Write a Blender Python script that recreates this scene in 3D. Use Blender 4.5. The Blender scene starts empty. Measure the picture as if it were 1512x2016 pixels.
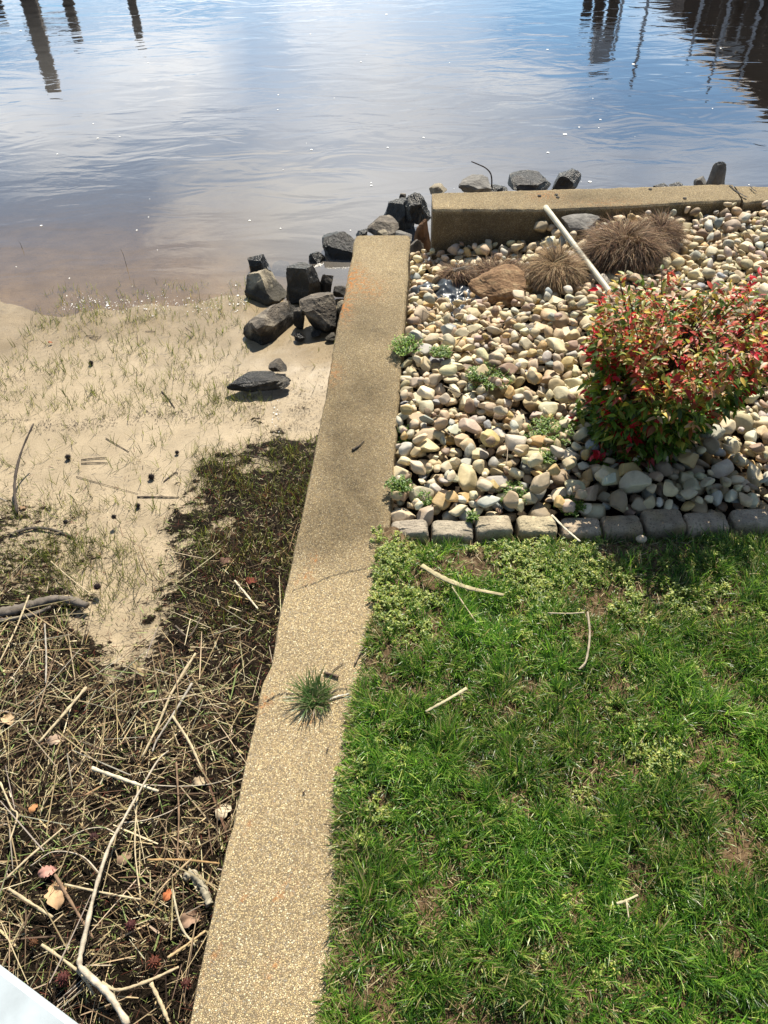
import bpy, math, random, time
import numpy as np
from mathutils import Vector, Matrix, noise as mn
T0 = time.time()
rs = np.random.RandomState(7); random.seed(7)
S = bpy.context.scene
COL = S.collection

# ------------------------------------------------------------------ camera
F = 1514.0; H = 1.70; ZW = -0.50
RM = Matrix.Rotation(math.radians(45), 3, 'X') @ Matrix.Rotation(math.radians(-1.5), 3, 'Z')
RN = np.array(RM)
cam = bpy.data.cameras.new('camera'); camo = bpy.data.objects.new('camera', cam); COL.objects.link(camo)
camo.matrix_world = Matrix.Translation((0, 0, H)) @ RM.to_4x4()
cam.sensor_fit = 'VERTICAL'; cam.sensor_height = 24; cam.lens = F / 2016 * 24
cam.clip_start = .02; cam.clip_end = 2000
S.camera = camo

def ray(px, py):
    return RN @ np.array([(px - 756) / F, -(py - 1008) / F, -1.0])
def P(px, py, z=0.0):
    d = ray(px, py); t = (z - H) / d[2]
    return np.array([d[0] * t, d[1] * t, z])
def PY(px, py, Y):
    d = ray(px, py); t = Y / d[1]
    return np.array([d[0] * t, Y, H + d[2] * t])
def depth(p):
    return float(-(RN.T @ (np.array(p) - [0, 0, H]))[2])
def proj(v):
    q = (np.asarray(v) - [0, 0, H]) @ RN
    w = np.where(-q[..., 2] > .05, -q[..., 2], .05)
    return 756 + F * q[..., 0] / w, 1008 - F * q[..., 1] / w

# ------------------------------------------------------------------ numpy value noise
_g = np.random.RandomState(3).rand(256, 256)
def vn(x, y, s=1.0, o=0):
    x = np.asarray(x, float) / s + 37.3 * (o + 1); y = np.asarray(y, float) / s + 11.7 * (o + 1)
    xi = np.floor(x).astype(int); yi = np.floor(y).astype(int); fx = x - xi; fy = y - yi
    fx = fx * fx * (3 - 2 * fx); fy = fy * fy * (3 - 2 * fy)
    a = _g[xi % 256, yi % 256]; b = _g[(xi + 1) % 256, yi % 256]; c = _g[xi % 256, (yi + 1) % 256]; d = _g[(xi + 1) % 256, (yi + 1) % 256]
    return (a * (1 - fx) + b * fx) * (1 - fy) + (c * (1 - fx) + d * fx) * fy
def fbm(x, y, s=1.0, o=0, n=4):
    r = 0; a = .5
    for i in range(n):
        r = r + a * vn(x, y, s / 2 ** i, o + i * 5); a *= .5
    return r / (1 - .5 ** n)
def sst(a, b, x):
    t = np.clip((np.asarray(x, float) - a) / (b - a), 0, 1); return t * t * (3 - 2 * t)
def blob(x, y, cx, cy, rx, ry):
    return np.exp(-(((x - cx) / rx) ** 2 + ((y - cy) / ry) ** 2))

# ------------------------------------------------------------------ object helpers
def tag(o, label=None, cat=None, group=None, kind=None):
    if label: o['label'] = label
    if cat: o['category'] = cat
    if group: o['group'] = group
    if kind: o['kind'] = kind
    return o
def mesh(name, V, Fc, C=None, smooth=True, extra=None):
    me = bpy.data.meshes.new(name)
    V = np.asarray(V, np.float32); Fc = np.asarray(Fc, np.int32); k = Fc.shape[1]
    me.vertices.add(len(V)); me.vertices.foreach_set('co', V.ravel())
    me.loops.add(Fc.size); me.loops.foreach_set('vertex_index', Fc.ravel())
    me.polygons.add(len(Fc)); me.polygons.foreach_set('loop_start', np.arange(0, Fc.size, k, dtype=np.int32))
    me.polygons.foreach_set('use_smooth', np.full(len(Fc), smooth, bool))
    if C is not None:
        C = np.asarray(C, np.float32)
        if C.shape[1] == 3: C = np.hstack([C, np.ones((len(C), 1), np.float32)])
        a = me.attributes.new('tint', 'FLOAT_COLOR', 'POINT'); a.data.foreach_set('color', C.ravel())
    for n, arr in (extra or {}).items():
        a = me.attributes.new(n, 'FLOAT', 'POINT'); a.data.foreach_set('value', np.asarray(arr, np.float32))
    me.update(calc_edges=True)
    return me
def ob(name, me, mat, label=None, cat=None, group=None, kind=None, parent=None, recentre=True):
    o = bpy.data.objects.new(name, me); COL.objects.link(o)
    if mat: me.materials.append(mat)
    if parent is not None: o.parent = parent
    elif recentre and kind != 'structure' and me is not None:
        n = len(me.vertices); a = np.empty(n * 3, np.float32); me.vertices.foreach_get('co', a); a = a.reshape(-1, 3)
        c = [(a[:, 0].min() + a[:, 0].max()) / 2, (a[:, 1].min() + a[:, 1].max()) / 2, a[:, 2].min()]
        a -= np.array(c, np.float32); me.vertices.foreach_set('co', a.ravel()); o.location = c; me.update()
    return tag(o, label, cat, group, kind)
def empty(name, loc, label, cat, group=None):
    o = bpy.data.objects.new(name, None); COL.objects.link(o); o.location = loc; o.empty_display_size = .05
    return tag(o, label, cat, group)
def child(name, V, Fc, mat, parent, C=None, smooth=True, label=None):
    V = np.asarray(V, float) - np.array(parent.location)
    o = ob(name, mesh(name, V, Fc, C, smooth), mat, parent=parent)
    if label: o['label'] = label
    return o
class MB:
    def __init__(s): s.V = []; s.F = []; s.C = []; s.n = 0
    def add(s, V, Fc, C=None):
        V = np.asarray(V, float); Fc = np.asarray(Fc, int)
        if Fc.shape[1] == 3: Fc = np.hstack([Fc, Fc[:, 2:3]])
        s.V.append(V); s.F.append(Fc + s.n); s.n += len(V)
        s.C.append(np.tile(np.asarray(C if C is not None else (1, 1, 1), float), (len(V), 1)) if C is None or np.ndim(C) == 1 else np.asarray(C, float))
    def out(s):
        V = np.vstack(s.V); Fc = np.vstack(s.F); C = np.vstack(s.C)
        return V, Fc, C
    def mesh(s, name, smooth=True):
        V, Fc, C = s.out(); return mesh2(name, V, Fc, C, smooth)
def mesh2(name, V, Fc, C, smooth=True):
    """quads with possibly repeated last index (triangles)"""
    Fc = np.asarray(Fc); tri = Fc[:, 2] == Fc[:, 3]
    if tri.all(): return mesh(name, V, Fc[:, :3], C, smooth)
    if not tri.any(): return mesh(name, V, Fc, C, smooth)
    q = Fc[~tri]; t = np.vstack([q[:, [0, 1, 2]], q[:, [0, 2, 3]], Fc[tri][:, :3]])
    return mesh(name, V, t, C, smooth)

def grid(nx, ny, wrap=False):
    i, j = np.meshgrid(np.arange(nx - 1), np.arange(ny - 1), indexing='ij')
    a = (i * ny + j).ravel(); return np.stack([a, a + ny, a + ny + 1, a + 1], 1)

def spline(pts, n):
    """Catmull-Rom through pts"""
    p = np.array(pts, float)
    if len(p) == 2: t = np.linspace(0, 1, n)[:, None]; return p[0] * (1 - t) + p[1] * t
    q = np.vstack([2 * p[0] - p[1], p, 2 * p[-1] - p[-2]]); out = []
    m = len(p) - 1
    for u in np.linspace(0, m, n):
        i = min(int(u), m - 1); t = u - i; a, b, c, d = q[i:i + 4]
        out.append(.5 * (2 * b + (c - a) * t + (2 * a - 5 * b + 4 * c - d) * t * t + (3 * b - a - 3 * c + d) * t ** 3))
    return np.array(out)
def tube(pts, r0, r1, n=14, k=8, flat=1.0, rough=.2, seed=0):
    c = spline(pts, n); rr = np.random.RandomState(abs(int(seed)))
    tan = np.gradient(c, axis=0); tan /= np.linalg.norm(tan, axis=1)[:, None] + 1e-9
    V = []
    up = np.array([0, 0, 1.0]) if abs(tan[0][2]) < .9 else np.array([1.0, 0, 0])
    for i in range(n):
        s = np.cross(tan[i], up); s /= np.linalg.norm(s) + 1e-9; u = np.cross(s, tan[i])
        r = (r0 + (r1 - r0) * i / (n - 1)) * (1 + rough * (rr.rand() - .5) * 2)
        for j in range(k):
            a = 2 * math.pi * j / k; q = r * (1 + rough * .6 * (rr.rand() - .5))
            V.append(c[i] + s * math.cos(a) * q + u * math.sin(a) * q * flat)
    Fc = []
    for i in range(n - 1):
        for j in range(k):
            a = i * k + j; b = i * k + (j + 1) % k; Fc.append((a, b, b + k, a + k))
    V.append(c[0]); V.append(c[-1]); e0 = n * k; e1 = e0 + 1
    for j in range(k):
        Fc.append((e0, (j + 1) % k, j, j)); Fc.append((e1, (n - 1) * k + j, (n - 1) * k + (j + 1) % k, (n - 1) * k + (j + 1) % k))
    return np.array(V), np.array(Fc)

_ico = {}
def ico(sub):
    if sub not in _ico:
        import bmesh
        bm = bmesh.new(); bmesh.ops.create_icosphere(bm, subdivisions=sub, radius=1)
        V = np.array([v.co[:] for v in bm.verts]); Fc = np.array([[v.index for v in f.verts] for f in bm.faces]); bm.free()
        _ico[sub] = (V, Fc)
    return _ico[sub]
def n3(V, s, o):
    """cheap 3d noise -1..1"""
    return (vn(V[:, 0], V[:, 1] + V[:, 2] * .7, s, o) + vn(V[:, 1], V[:, 2] - V[:, 0] * .6, s, o + 3) + vn(V[:, 2], V[:, 0] + V[:, 1] * .4, s, o + 6)) * 2 / 3 - 1
def rockshape(sub, seed, cuts=9, lo=.55, hi=.9, ns=.5, na=.08, fine=.02):
    r = np.random.RandomState(seed); V, Fc = ico(sub); V = V.copy()
    for i in range(cuts):
        n = r.normal(size=3); n /= np.linalg.norm(n); d = r.uniform(lo, hi)
        s = V @ n - d; m = s > 0
        V[m] -= np.outer(s[m], n) * .93
    V *= (1 + na * n3(V * 1.0, ns, seed % 50))[:, None]
    if fine: V *= (1 + fine * n3(V, .2, seed % 31) + fine * .7 * n3(V, .08, seed % 29))[:, None]
    V /= np.abs(V).max(axis=0)
    return V, Fc
def blockshape(sub, seed, cuts=6, fine=.03):
    r = np.random.RandomState(seed); V, Fc = ico(sub); V = V.copy(); q = 5.0
    V *= ((np.abs(V) ** q).sum(1) ** (-1 / q))[:, None]
    V[:, 0] *= 1 + .22 * r.uniform(-1, 1) * V[:, 2] + .15 * r.uniform(-1, 1) * V[:, 1]; V[:, 1] *= 1 + .2 * r.uniform(-1, 1) * V[:, 0]
    for i in range(cuts):
        n = r.normal(size=3); n[2] = n[2] * .6 + .25; n /= np.linalg.norm(n); d = r.uniform(.62, 1.05); s = V @ n - d; m = s > 0; V[m] -= np.outer(s[m], n)
    V = V @ np.array(Matrix.Rotation(r.uniform(-.5, .5), 3, 'Z') @ Matrix.Rotation(r.uniform(-.45, .45), 3, 'Y') @ Matrix.Rotation(r.uniform(-.35, .35), 3, 'X')).T
    V *= (1 + .09 * n3(V, .9, seed % 40) + fine * n3(V, .28, seed % 31) + fine * .7 * n3(V, .1, seed % 29) + fine * .3 * n3(V, .05, seed % 23))[:, None]
    V /= np.abs(V).max(axis=0); return V, Fc
def rotm(ax, ay, az):
    return np.array((Matrix.Rotation(az, 3, 'Z') @ Matrix.Rotation(ay, 3, 'Y') @ Matrix.Rotation(ax, 3, 'X')))

# ------------------------------------------------------------------ materials
def newmat(name):
    m = bpy.data.materials.new(name); m.use_nodes = True; nt = m.node_tree; nt.nodes.clear()
    out = nt.nodes.new('ShaderNodeOutputMaterial'); return m, nt, out
class N:
    def __init__(s, nt): s.nt = nt
    def __call__(s, typ, ins=None, **kw):
        n = s.nt.nodes.new('ShaderNode' + typ)
        for k, v in kw.items(): setattr(n, k, v)
        for k, v in (ins or {}).items():
            if hasattr(v, 'is_output') : s.nt.links.new(v, n.inputs[k])
            elif hasattr(v, 'outputs'): s.nt.links.new(v.outputs[0], n.inputs[k])
            else: n.inputs[k].default_value = v
        return n
    def ramp(s, fac, stops, interp='LINEAR'):
        n = s.nt.nodes.new('ShaderNodeValToRGB'); s.nt.links.new(fac if hasattr(fac, 'is_output') else fac.outputs[0], n.inputs[0])
        e = n.color_ramp.elements; n.color_ramp.interpolation = interp
        while len(e) < len(stops): e.new(.5)
        for i, (p, c) in enumerate(stops):
            e[i].position = p; e[i].color = (*c, 1) if len(c) == 3 else c
        return n
    def mix(s, f, a, b, mode='MIX'):
        n = s.nt.nodes.new('ShaderNodeMix'); n.data_type = 'RGBA'; n.blend_type = mode
        for idx, v in ((0, f), (6, a), (7, b)):
            if hasattr(v, 'is_output'): s.nt.links.new(v, n.inputs[idx])
            elif hasattr(v, 'outputs'): s.nt.links.new(v.outputs[0], n.inputs[idx])
            else: n.inputs[idx].default_value = (*v, 1) if isinstance(v, tuple) and len(v) == 3 else v
        return n.outputs[2]
    def math(s, op, a, b=0.0, clamp=False):
        n = s.nt.nodes.new('ShaderNodeMath'); n.operation = op; n.use_clamp = clamp
        for idx, v in ((0, a), (1, b)):
            if hasattr(v, 'is_output'): s.nt.links.new(v, n.inputs[idx])
            elif hasattr(v, 'outputs'): s.nt.links.new(v.outputs[0], n.inputs[idx])
            else: n.inputs[idx].default_value = v
        return n.outputs[0]
def W(n, sc=(1, 1, 1)):
    g = n('NewGeometry'); m = n('Mapping', {'Vector': g.outputs['Position'], 'Scale': sc}); return m.outputs[0]

def leafmat(name, rough=.45, trans=.35, spec=.4, gain=1.6):
    m, nt, out = newmat(name); n = N(nt)
    a = n('Attribute', attribute_name='tint')
    p = n('BsdfPrincipled', {'Base Color': a.outputs['Color'], 'Roughness': rough, 'Specular IOR Level': spec})
    if trans > 0:
        g = n.mix(1.0, a.outputs['Color'], (gain, gain * 1.05, gain * .75), 'MULTIPLY')
        t = n('BsdfTranslucent', {'Color': g}); mx = n('MixShader', {0: trans, 1: p.outputs[0], 2: t.outputs[0]})
        nt.links.new(mx.outputs[0], out.inputs[0])
    else: nt.links.new(p.outputs[0], out.inputs[0])
    return m
def tintmat(name, rough=.8, bump=.002, bs=60, var=.35, vs=25, spec=.3, speck=0, wet=None):
    m, nt, out = newmat(name); n = N(nt); a = n('Attribute', attribute_name='tint'); w = W(n)
    n1 = n('TexNoise', {'Vector': w, 'Scale': vs, 'Detail': 6.0, 'Roughness': .65})
    n2 = n('TexNoise', {'Vector': w, 'Scale': bs, 'Detail': 5.0, 'Roughness': .7})
    k = n.ramp(n1.outputs['Fac'], [(.3, (1 - var,) * 3), (.7, (1 + var,) * 3)])
    c = n.mix(1.0, a.outputs['Color'], k.outputs[0], 'MULTIPLY')
    if speck:
        n3_ = n('TexNoise', {'Vector': w, 'Scale': 180.0, 'Detail': 2.0})
        r = n.ramp(n3_.outputs['Fac'], [(.56, (0, 0, 0)), (.68, (1, 1, 1))])
        c = n.mix(n.math('MULTIPLY', r.outputs[0], speck), c, (.06, .045, .03))
    b = n('Bump', {'Height': n2.outputs['Fac'], 'Distance': bump, 'Strength': 1.0})
    p = n('BsdfPrincipled', {'Base Color': c, 'Roughness': rough, 'Specular IOR Level': spec, 'Normal': b})
    nt.links.new(p.outputs[0], out.inputs[0]); return m

M_leaf = leafmat('leaf'); M_grass = leafmat('grass_blade', .36, .38, .45, 2.0)
M_dry = leafmat('dry_straw', .75, .10, .12, 1.2)
M_stone = tintmat('river_stone', .62, .0016, 90, .22, 22, .35)
M_bark = tintmat('bark', .8, .001, 300, .35, 60)
M_block = tintmat('concrete_block', .9, .003, 140, .25, 30, .2, .55)

def rockmat(name, dark, mid, light, rough, sc=9, bump=.012, seaweed=False):
    m, nt, out = newmat(name); n = N(nt)
    tc = n('TexCoord'); w = tc.outputs['Object']
    n1 = n('TexNoise', {'Vector': w, 'Scale': float(sc), 'Detail': 8.0, 'Roughness': .65, 'Distortion': .3})
    n2 = n('TexNoise', {'Vector': w, 'Scale': sc * 5.0, 'Detail': 8.0, 'Roughness': .7})
    v = n('TexVoronoi', {'Vector': w, 'Scale': sc * 1.7}, feature='DISTANCE_TO_EDGE')
    c = n.ramp(n1.outputs['Fac'], [(.3, dark), (.52, mid), (.72, light)])
    gz = n('SeparateXYZ', {0: n('NewGeometry').outputs['Position']}); wl_ = n.ramp(n.math('ADD', n.math('ADD', gz.outputs[2], 1.0), n.math('MULTIPLY', n.math('SUBTRACT', n1.outputs['Fac'], .5), .18)), [(.57, (.16, .16, .15)), (.62, (1, 1, 1))])
    cw = n.mix(1.0, c.outputs[0], wl_.outputs[0], 'MULTIPLY')
    h = n.math('ADD', n1.outputs['Fac'], n.math('MULTIPLY', n2.outputs['Fac'], .5))
    b = n('Bump', {'Height': h, 'Distance': bump, 'Strength': 1.0})
    p = n('BsdfPrincipled', {'Base Color': cw, 'Roughness': rough, 'Specular IOR Level': .5, 'Normal': b})
    nt.links.new(p.outputs[0], out.inputs[0]); return m
M_rtan = rockmat('tan_rock', (.10, .08, .055), (.26, .22, .15), (.42, .36, .25), .8, 12, .01)
M_rwet = rockmat('wet_dark_rock', (.008, .007, .006), (.026, .022, .017), (.11, .095, .072), .32, 14, .02)
M_rgrey = rockmat('grey_rock', (.06, .055, .05), (.16, .15, .135), (.32, .3, .27), .8)
M_rmid = rockmat('brown_grey_rock', (.035, .028, .02), (.13, .105, .078), (.36, .31, .23), .7, 14, .02)
M_rbrown = rockmat('rusty_brown_rock', (.09, .045, .02), (.27, .16, .08), (.42, .3, .17), .95, 22, .02)
M_rorange = rockmat('rust_stained_rock', (.04, .02, .01), (.16, .08, .035), (.28, .17, .1), .8)

# exposed-aggregate concrete
def aggmat(name, light=(1, 1, 1)):
    m, nt, out = newmat(name); n = N(nt); w = W(n)
    v = n('TexVoronoi', {'Vector': w, 'Scale': 300.0, 'Randomness': 1.0}); v2 = n('TexVoronoi', {'Vector': w, 'Scale': 300.0}, feature='DISTANCE_TO_EDGE')
    sep = n('SeparateColor', {0: v.outputs['Color']})
    pal = n.ramp(sep.outputs[0], [(0, (.24, .20, .15)), (.14, (.40, .32, .21)), (.32, (.53, .43, .27)), (.5, (.43, .37, .28)), (.66, (.60, .51, .34)), (.8, (.40, .31, .21)), (.9, (.70, .63, .48)), (.97, (.3, .28, .25))], 'CONSTANT')
    gap = n.ramp(v2.outputs['Distance'], [(.02, (0, 0, 0)), (.14, (1, 1, 1))])
    c = n.mix(gap.outputs[0], (.26, .21, .13), pal.outputs[0])
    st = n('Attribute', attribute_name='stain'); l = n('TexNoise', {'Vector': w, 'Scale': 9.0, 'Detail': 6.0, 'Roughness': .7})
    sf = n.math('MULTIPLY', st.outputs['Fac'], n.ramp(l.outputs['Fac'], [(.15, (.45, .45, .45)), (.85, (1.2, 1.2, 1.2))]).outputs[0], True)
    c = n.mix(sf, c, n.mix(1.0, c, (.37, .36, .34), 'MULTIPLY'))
    big = n('TexNoise', {'Vector': w, 'Scale': 3.0, 'Detail': 5.0}); br = n.ramp(big.outputs['Fac'], [(.3, (.90, .85, .74)), (.7, (1.12, 1.05, .90))])
    c = n.mix(1.0, c, br.outputs[0], 'MULTIPLY')
    ru = n('Attribute', attribute_name='rust'); ln = n('TexNoise', {'Vector': w, 'Scale': 55.0, 'Detail': 4.0, 'Roughness': .7})
    rf = n.math('MULTIPLY', ru.outputs['Fac'], n.ramp(ln.outputs['Fac'], [(.47, (0, 0, 0)), (.6, (1, 1, 1))]).outputs[0], True)
    c = n.mix(rf, c, (.5, .19, .045))
    hh = n.math('ADD', n.math('MULTIPLY', gap.outputs[0], .7), n.math('MULTIPLY', sep.outputs[1], .4))
    b = n('Bump', {'Height': hh, 'Distance': .0022, 'Strength': .9})
    b2 = n('Bump', {'Height': l.outputs['Fac'], 'Distance': .006, 'Strength': .8, 'Normal': b})
    p = n('BsdfPrincipled', {'Base Color': c, 'Roughness': .85, 'Specular IOR Level': .25, 'Normal': b2})
    nt.links.new(p.outputs[0], out.inputs[0]); return m
M_agg = aggmat('exposed_aggregate')

def flat(name, col, rough=.6, metal=0, bump=0, bs=40):
    m, nt, out = newmat(name); n = N(nt); w = W(n); t = n('TexNoise', {'Vector': w, 'Scale': float(bs), 'Detail': 5.0})
    k = n.ramp(t.outputs['Fac'], [(.3, tuple(c * .82 for c in col)), (.7, tuple(min(1, c * 1.12) for c in col))])
    ins = {'Base Color': k.outputs[0], 'Roughness': rough, 'Metallic': metal}
    if bump: ins['Normal'] = n('Bump', {'Height': t.outputs['Fac'], 'Distance': bump})
    p = n('BsdfPrincipled', ins); nt.links.new(p.outputs[0], out.inputs[0]); return m
M_crack = flat('dark_crack', (.03, .025, .02), .9)
M_pipe = flat('cream_plastic_pipe', (.47, .44, .34), .5, 0, .0006, 24)
M_plastic = flat('dark_plastic_sheet', (.045, .055, .068), .32, 0, .002, 60)
M_wood = flat('weathered_wood', (.045, .03, .02), .85, 0, .004, 12)
M_roof = flat('brown_roof', (.05, .026, .016), .85, 0, .01, 8)
M_siding = flat('brown_siding', (.05, .028, .017), .8, 0, .004, 6)
M_grey = flat('grey_panel', (.3, .3, .32), .5)
M_rail = flat('white_painted_rail', (.37, .42, .45), .45)
M_iron = flat('rusty_iron', (.04, .028, .022), .8)
M_soil = None

# ------------------------------------------------------------------ terrain (beach + river bed)
def chan(px, py):
    """sand channel mask in the debris area, 1 = bare sand"""
    c = np.interp(py, [820, 900, 1000, 1080, 1150, 1230, 1300, 1400, 1470], [150, 190, 300, 290, 262, 262, 222, 232, 235])
    w = np.interp(py, [820, 900, 1000, 1080, 1150, 1230, 1300, 1400, 1470], [700, 235, 110, 105, 75, 62, 42, 10, -120])
    return c, w
def mudf(px, py, X, Y):
    nz = (fbm(X, Y, .12, 2) - .5)
    nz2 = fbm(X, Y, .035, 8) - .5; c, w = chan(px, py); d = (w - np.abs(px - c) + nz * 300 + nz2 * 120) / 75
    sand = np.clip(d * .5 + .5, 0, 1)
    low = sst(920, 1080, py + nz * 200 + nz2 * 90) * (.55 + .45 * np.maximum(sst(1120, 1250, py), sst(200, 420, px)))
    m = low * (1 - sand)
    rb = np.interp(py, [760, 850, 930, 1050, 1150], [640, 480, 385, 365, 330])
    m = np.maximum(m, np.clip((px - rb + nz * 300 + nz2 * 160) / 110 + .28, 0, 1) * sst(770, 960, py + nz * 200 + nz2 * 120))
    return np.clip(m, 0, 1)
def zt(X, Y):
    b = np.interp(Y, [-2, .5, 1.5, 3.0, 3.86, 5, 8, 30], [-.33, -.33, -.36, -.458, -.496, -.555, -.85, -2.2])
    n = (fbm(X, Y, .5, 4) - .5) * .035 + (fbm(X, Y, .12, 9) - .5) * .008
    b = b + n * np.interp(Y, [0, 3.0, 3.9, 6], [1, .6, .75, .5])
    k_ = sst(3.75, 4.6, Y); right = sst(-.15, .12, X) * (1 - k_) + sst(-1.4, 1.8, X) * k_
    deep = np.interp(Y, [0, 3.6, 4.4, 8], [-.55, -.62, -.85, -1.3])
    return b * (1 - right) + np.minimum(b, deep) * right
# non-uniform grid: fine where the photo looks closely
xs = np.concatenate([np.linspace(-150, -12, 12)[:-1], np.linspace(-12, -2.6, 40)[:-1], np.arange(-2.6, .2, .011), np.linspace(.2, 8, 40)[1:], np.linspace(8, 150, 12)[1:]])
ys = np.concatenate([np.linspace(-20, -.3, 20)[:-1], np.arange(-.3, 4.6, .012), np.linspace(4.6, 12, 50)[1:], np.linspace(12, 250, 20)[1:]])
GX, GY = np.meshgrid(xs, ys, indexing='ij'); X = GX.ravel(); Y = GY.ravel(); Z = zt(X, Y)
px, py = proj(np.stack([X, Y, Z], 1))
mud = mudf(px, py, X, Y); mud = np.where(Y < -.1, 1, mud)
Z = Z + mud * (.012 + .03 * (fbm(X, Y, .06, 3) - .35)) * (Y < 3.2)
wet = np.clip(.35 * sst(1.5, 2.4, Y) + .65 * sst(3.1, 3.7, Y + (fbm(X, Y, .3, 1) - .5) * .5) + blob(px, py, 600, 700, 90, 60) * .6, 0, 1)
m, nt, out = newmat('beach_sand'); n = N(nt); w = W(n)
am = n('Attribute', attribute_name='mud'); aw = n('Attribute', attribute_name='wet')
s1 = n('TexNoise', {'Vector': w, 'Scale': 7.0, 'Detail': 6.0, 'Roughness': .6}); s2 = n('TexNoise', {'Vector': w, 'Scale': 260.0, 'Detail': 3.0})
sand = n.ramp(s1.outputs['Fac'], [(.3, (.28, .22, .138)), (.7, (.40, .32, .21))])
grain = n.ramp(s2.outputs['Fac'], [(.3, (.72, .72, .72)), (.7, (1.15, 1.15, 1.15))])
c = n.mix(1.0, sand.outputs[0], grain.outputs[0], 'MULTIPLY')
wn = n('Mapping', {'Vector': w, 'Scale': (1.0, 2.6, 1)}); s3 = n('TexNoise', {'Vector': wn, 'Scale': 16.0, 'Detail': 9.0, 'Roughness': .78})
dk = n.ramp(s3.outputs['Fac'], [(.57, (0, 0, 0)), (.63, (1, 1, 1))]); c = n.mix(n.math('MULTIPLY', dk.outputs[0], .5), c, (.12, .1, .08))
wc = n.mix(1.0, c, (.76, .74, .70), 'MULTIPLY'); c = n.mix(aw.outputs['Fac'], c, wc)
s4 = n('TexNoise', {'Vector': w, 'Scale': 40.0, 'Detail': 8.0, 'Roughness': .75})
mc = n.ramp(s4.outputs['Fac'], [(.38, (.006, .0045, .003)), (.66, (.018, .013, .008)), (.85, (.06, .042, .026))])
mf = n.ramp(n.math('ADD', am.outputs['Fac'], n.math('MULTIPLY', n.math('ADD', n.math('SUBTRACT', s4.outputs['Fac'], .5), n.math('SUBTRACT', s3.outputs['Fac'], .5)), 1.9)), [(.44, (0, 0, 0)), (.56, (1, 1, 1))])
c = n.mix(mf.outputs[0], c, mc.outputs[0])
h = n.math('ADD', n.math('MULTIPLY', s4.outputs['Fac'], 1.0), n.math('MULTIPLY', s1.outputs['Fac'], .6))
b = n('Bump', {'Height': h, 'Distance': .008, 'Strength': n.math('ADD', n.math('MULTIPLY', am.outputs['Fac'], .9), .22)})
rg0 = n.math('SUBTRACT', .85, n.math('MULTIPLY', aw.outputs['Fac'], .62))
rg = n.math('SUBTRACT', rg0, n.math('MULTIPLY', mf.outputs[0], -.1)); sl = n.math('SUBTRACT', .4, n.math('MULTIPLY', mf.outputs[0], .33)); p = n('BsdfPrincipled', {'Base Color': c, 'Roughness': rg, 'Specular IOR Level': sl, 'Normal': b}); nt.links.new(p.outputs[0], out.inputs[0])
M_sand = m
ob('ground', mesh('ground', np.stack([X, Y, Z], 1), grid(len(xs), len(ys)), extra={'mud': mud, 'wet': wet}), M_sand, kind='structure')
def zg(x, y): return float(zt(np.array([x]), np.array([y]))[0])
def PG(px_, py_, dz=0.0):
    """point on the beach seen at a pixel"""
    z = -.35
    for i in range(8):
        q = P(px_, py_, z); z = zg(q[0], q[1]) + .012
    q = P(px_, py_, z + dz); return q

# ------------------------------------------------------------------ water
xs = np.concatenate([np.linspace(-200, -10, 20)[:-1], np.linspace(-10, 10, 200)[:-1], np.linspace(10, 200, 20)])
ys = np.concatenate([np.arange(2.2, 9, .04)[:-1], np.linspace(9, 300, 60)])
GX, GY = np.meshgrid(xs, ys, indexing='ij'); X = GX.ravel(); Y = GY.ravel()
dep = np.clip(np.clip(ZW - zt(np.minimum(X, -.16 - .0 * X), Y), 0, 3) + .4 * sst(-.9, 1.4, X + (Y - 4) * .1), 0, 3)
m, nt, out = newmat('river_water'); n = N(nt)
w1 = W(n, (1.0, 2.1, 1)); w2 = W(n, (1.0, 1.7, 1))
a = n('TexNoise', {'Vector': w1, 'Scale': 1.7, 'Detail': 2.5, 'Roughness': .5, 'Distortion': .6})
b_ = n('TexNoise', {'Vector': w2, 'Scale': 9.0, 'Detail': 3.0, 'Roughness': .55, 'Distortion': 1.2})
patch = n('TexNoise', {'Vector': w1, 'Scale': .45, 'Detail': 3.0}); pr = n.ramp(patch.outputs['Fac'], [(.38, (.25, .25, .25)), (.62, (1, 1, 1))])
h = n.math('ADD', a.outputs['Fac'], n.math('MULTIPLY', n.math('MULTIPLY', b_.outputs['Fac'], .10), pr.outputs[0]))
bu = n('Bump', {'Height': h, 'Distance': .005, 'Strength': 1.0})
fr = n('Fresnel', {'IOR': 1.36, 'Normal': bu})
ff = n.math('MULTIPLY', fr, 2.7, True)
ad = n('Attribute', attribute_name='depth')
tur = n.ramp(ad.outputs['Fac'], [(0, (.0, .0, .0)), (.03, (.12, .12, .12)), (.08, (.45, .45, .45)), (.2, (.85, .85, .85)), (.4, (1, 1, 1))])
tr = n('BsdfTransparent', {'Color': (.93, .88, .80, 1)}); dc = n.ramp(ad.outputs['Fac'], [(.08, (.16, .142, .118)), (.4, (.125, .122, .118)), (.8, (.016, .014, .012))]); df = n('BsdfDiffuse', {'Color': dc.outputs[0]})
m1 = n('MixShader', {0: tur.outputs[0], 1: tr.outputs[0], 2: df.outputs[0]})
gl = n('BsdfGlossy', {'Color': (1, 1, 1, 1), 'Roughness': .0, 'Normal': bu})
m2 = n('MixShader', {0: ff, 1: m1.outputs[0], 2: gl.outputs[0]}); nt.links.new(m2.outputs[0], out.inputs[0])
wv = np.stack([X, Y, np.full_like(X, ZW)], 1)
# keep the sheet out of the walled bed
ob('water', mesh('water', wv, grid(len(xs), len(ys)), extra={'depth': dep}), m, kind='structure')
# the bed's land side must not show water: it lies below the soil sheets, which cover it

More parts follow.
